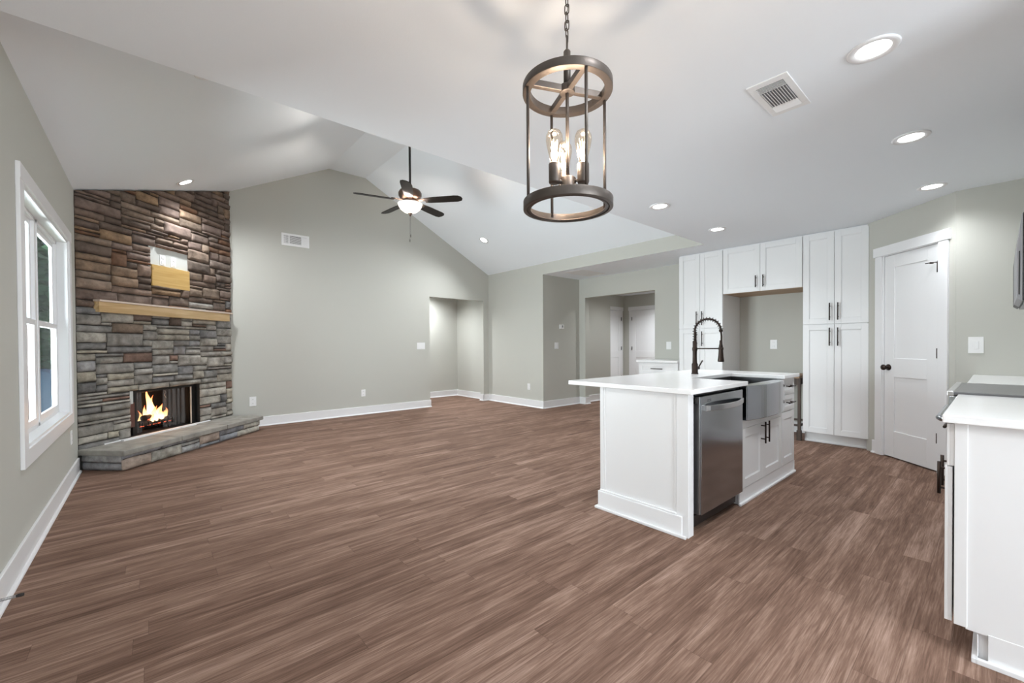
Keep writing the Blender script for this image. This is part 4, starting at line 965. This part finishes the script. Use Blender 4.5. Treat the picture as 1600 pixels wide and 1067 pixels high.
# ------------------------------------------------------------------ hanging lantern
lx, ly = 1.089, .967
la = thing('pendant_lantern', 'round open-frame bronze lantern with three glowing bulbs hanging on a chain', 'pendant light', (lx, ly, ZC))
ZT, ZB, RR_ = 2.033, 1.640, .1525
def ring_mesh(ro, ri, z0, z1): return MB().lathe([(ri, z0), (ro, z0), (ro, z1), (ri, z1), (ri, z0)], (lx, ly, 0), 64)
ring_mesh(RR_, RR_-.026, ZT-.014, ZT+.014).build('top_ring', M['gunmetal'], la, .002)
ring_mesh(RR_, RR_-.012, ZB-.016, ZB+.014).build('bottom_ring', M['gunmetal'], la, .002)
ring_mesh(RR_-.012, RR_-.026, ZB-.014, ZB-.010).build('bottom_ring_lip', M['gunmetal'], la)
fh = Vector((_f.x, _f.y, 0)).normalized()
def pol(deg, r_):
    a_ = math.radians(deg); return Vector((lx, ly, 0)) + r_*(math.cos(a_)*_r0 + math.sin(a_)*fh)
A0 = -73.5
cr_ = MB()
for k in range(4):
    p_ = pol(A0+90*k, RR_-.02); q_ = pol(A0+90*k, .012); fr = frame((lx, ly, ZT), (p_-Vector((lx, ly, 0))), Vector((-(p_.y-ly), p_.x-lx, 0)))
    cr_.fbox(fr, .008, RR_-.02, -.011, .011, -.0095, .0095)
cr_.lathe([(0, -.013), (.026, -.013), (.026, .012), (0, .012)], (lx, ly, ZT), 24)
cr_.build('cross_bar', M['gunmetal'], la, .002)
for k in range(4):
    p_ = pol(A0+90*k, RR_-.010); MB().tube([(p_.x, p_.y, ZB), (p_.x, p_.y, ZT)], .0052, 12).build('rod', M['gunmetal'], la)
MB().tube([(lx, ly, 1.705), (lx, ly, ZT+.13)], .006, 12).build('stem', M['gunmetal'], la)
MB().lathe([(0, ZT+.012), (.012, ZT+.012), (.012, ZT+.128), (.007, ZT+.135), (0, ZT+.135)], (lx, ly, 0), 20).build('stem_sleeve', M['gunmetal'], la)
MB().lathe([(0, 1.685), (.034, 1.685), (.034, 1.690), (.029, 1.693), (.029, 1.728), (.026, 1.732), (0, 1.732)], (lx, ly, 0), 32).build('hub', M['gunmetal'], la, .001)
sk_pos = [(-150, .055), (-29, .056), (95, .056)]
for (dg, r_) in sk_pos:
    p_ = pol(dg, r_); zb = 1.717
    s_ = MB(); s_.lathe([(0, 0), (.0185, 0), (.0195, .004), (.0195, .062), (.0175, .066), (0, .066)], (p_.x, p_.y, zb-.012), 28); s_.tube([(lx, ly, zb), (p_.x, p_.y, zb)], .005, 8)
    so = s_.build('socket', M['gunmetal'], la)
    z_ = zb+.052
    b_ = MB(); b_.lathe([(.012, 0), (.014, .012), (.019, .032), (.0255, .060), (.0285, .078), (.0275, .094), (.021, .107), (.010, .114), (0, .116)], (p_.x, p_.y, z_), 32)
    bo = b_.build('bulb', M['bulbglass'], so)
    fm_ = MB()
    for q in range(4):
        a_ = q*PI/2+.4; x_ = p_.x+.007*math.cos(a_); y_ = p_.y+.007*math.sin(a_); fm_.tube([(x_, y_, z_+.022), (x_+.003*math.cos(a_), y_+.003*math.sin(a_), z_+.078)], .0012, 6)
    fm_.build('filament', M['filament'], so)
    l = bpy.data.lights.new('bulb_lamp', 'POINT'); l.energy = 1.8; l.color = (1, .86, .72); l.shadow_soft_size = .02
    o_ = bpy.data.objects.new('bulb_lamp', l); C.objects.link(o_); o_.parent = la; o_.location = (p_.x-lx, p_.y-ly, z_+.055-ZC)
# chain links up to the ceiling canopy
z_ = ZT+.140; k = 0
def link(z_, h_, w_, rot, r_=.0019):
    m_ = MB(); pts = []
    for i in range(20):
        a_ = 2*PI*i/20; u = (w_/2)*math.cos(a_); v = (h_/2-w_/2)*(1 if math.sin(a_) > 0 else -1)*(abs(math.sin(a_)) > .02)+(w_/2)*math.sin(a_)
        pts.append((lx+u*math.cos(rot), ly+u*math.sin(rot), z_+v))
    m_.tube(pts, r_, 8, closed=True); return m_
link(z_+.012, .060, .013, .5, .0022).build('chain_loop', M['gunmetal'], la)
zz = z_+.050
while zz < ZC-.02:
    link(zz, .034, .0155, (k % 2)*PI/2+.25).build('chain_link', M['gunmetal'], la); zz += .0275; k += 1
MB().lathe([(0, 0), (.062, 0), (.060, -.012), (.030, -.022), (.008, -.028), (0, -.028)], (lx, ly, ZC), 32).build('canopy', M['gunmetal'], la)
cw_ = MB(); cw_.tube([(lx+.004*math.sin(i*.9), ly+.004*math.cos(i*.9), z_-.01+(ZC-z_)*i/16) for i in range(17)], .0014, 6); cw_.build('cord', M['gunmetal'], la)

# ------------------------------------------------------------------ garden outside the living room window
lawn = MB().box((-30, -8, -.7), (-.75, 40, -.53)).build('lawn', M['lawn']); tag(lawn, 'green garden ground seen through the living room window', 'lawn', kind='stuff')
rn = random.Random(4)
def tree(x, y, r_, h_, m_, label, leaves, spread, low=.6, ls=.2):
    o = thing('tree', label, 'tree', (x, y, -.5), 'trees outside the window')
    b_ = MB(); b_.tube([(x+.1*noise.noise(Vector((i, x, y))), y+.1*noise.noise(Vector((x, i, y))), -.5+h_*i/8) for i in range(9)], [r_*(1.15-.06*i) for i in range(9)], 12); b_.build('trunk', M[m_], o)
    c_ = MB()
    for i in range(leaves):
        a_ = rn.uniform(0, 2*PI); z = rn.uniform(low, h_); rr = spread*math.sqrt(rn.random())*(1.1-.55*z/h_); s_ = rn.uniform(.5, 1.2)*ls
        p_ = Vector((x+rr*math.cos(a_), y+rr*math.sin(a_), -.5+z)); ax = Vector((rn.uniform(-1, 1), rn.uniform(-1, 1), rn.uniform(-.4, 1))).normalized(); m4 = Matrix.Translation(p_) @ ax.to_track_quat('Z', 'Y').to_matrix().to_4x4()
        vs = [c_.bm.verts.new(m4 @ Vector(q)) for q in ((-s_, 0, 0), (0, -s_*.5, .03), (s_, 0, 0), (0, s_*.5, .03))]; c_.bm.faces.new(vs)
    c_.build('foliage', M['leaf'], o)
tree(-1.32, 8.9, .055, 5.5, 'bark_pink', 'slim pinkish-brown trunk outside the window, nearest the glass', 60, .9, 3.0)
tree(-2.05, 13.4, .10, 6.5, 'bark', 'dark trunk among leaves outside the window', 420, 1.0, 1.2)
tree(-1.45, 16.5, .12, 7, 'bark', 'leafy green tree close to the house corner outside the window', 1500, 1.4, .2, .24)
tree(-3.1, 17.5, .16, 8, 'bark_pink', 'tall pine trunk in front of the dense greenery outside the window', 1500, 1.5, .3, .24)
tree(-4.6, 20.5, .2, 8.5, 'bark', 'farthest dense green tree beyond the window', 1800, 2.0, .2, .28)
tp = thing('covered_woodpile', 'pale blue tarp draped over a pile low outside the window', 'tarp', (-1.5, 11.3, -.5))
b_ = MB(); N1, N2 = 16, 12
G_ = []
for i in range(N1+1):
    row = []
    for k in range(N2+1):
        u = i/N1; v = k/N2; prof_ = min(1, 6*min(u, 1-u))*min(1, 6*min(v, 1-v))
        zz_ = -.5+1.25*prof_**.5*(1+.10*noise.noise(Vector((u*5, v*5, 3))))
        row.append(b_.bm.verts.new((-2.1+1.15*u+.03*noise.noise(Vector((u*9, v*9, 1))), 10.7+1.2*v, zz_)))
    G_.append(row)
for i in range(N1):
    for k in range(N2): b_.bm.faces.new((G_[i][k], G_[i+1][k], G_[i+1][k+1], G_[i][k+1])).smooth = True
b_.build('tarp_sheet', M['tarp'], tp)
fe = thing('garden_fence', 'weathered wooden privacy fence beyond the trees outside the window', 'fence', (-8, 26, -.5))
b_ = MB()
for i in range(60): b_.box((-12+.2*i, 26, -.5), (-12+.2*i+.185, 26.03, 1.5))
b_.build('board_panel', M['orangefence'], fe)

for o in bpy.data.objects:
    if '_w' in o.keys(): del o['_w']
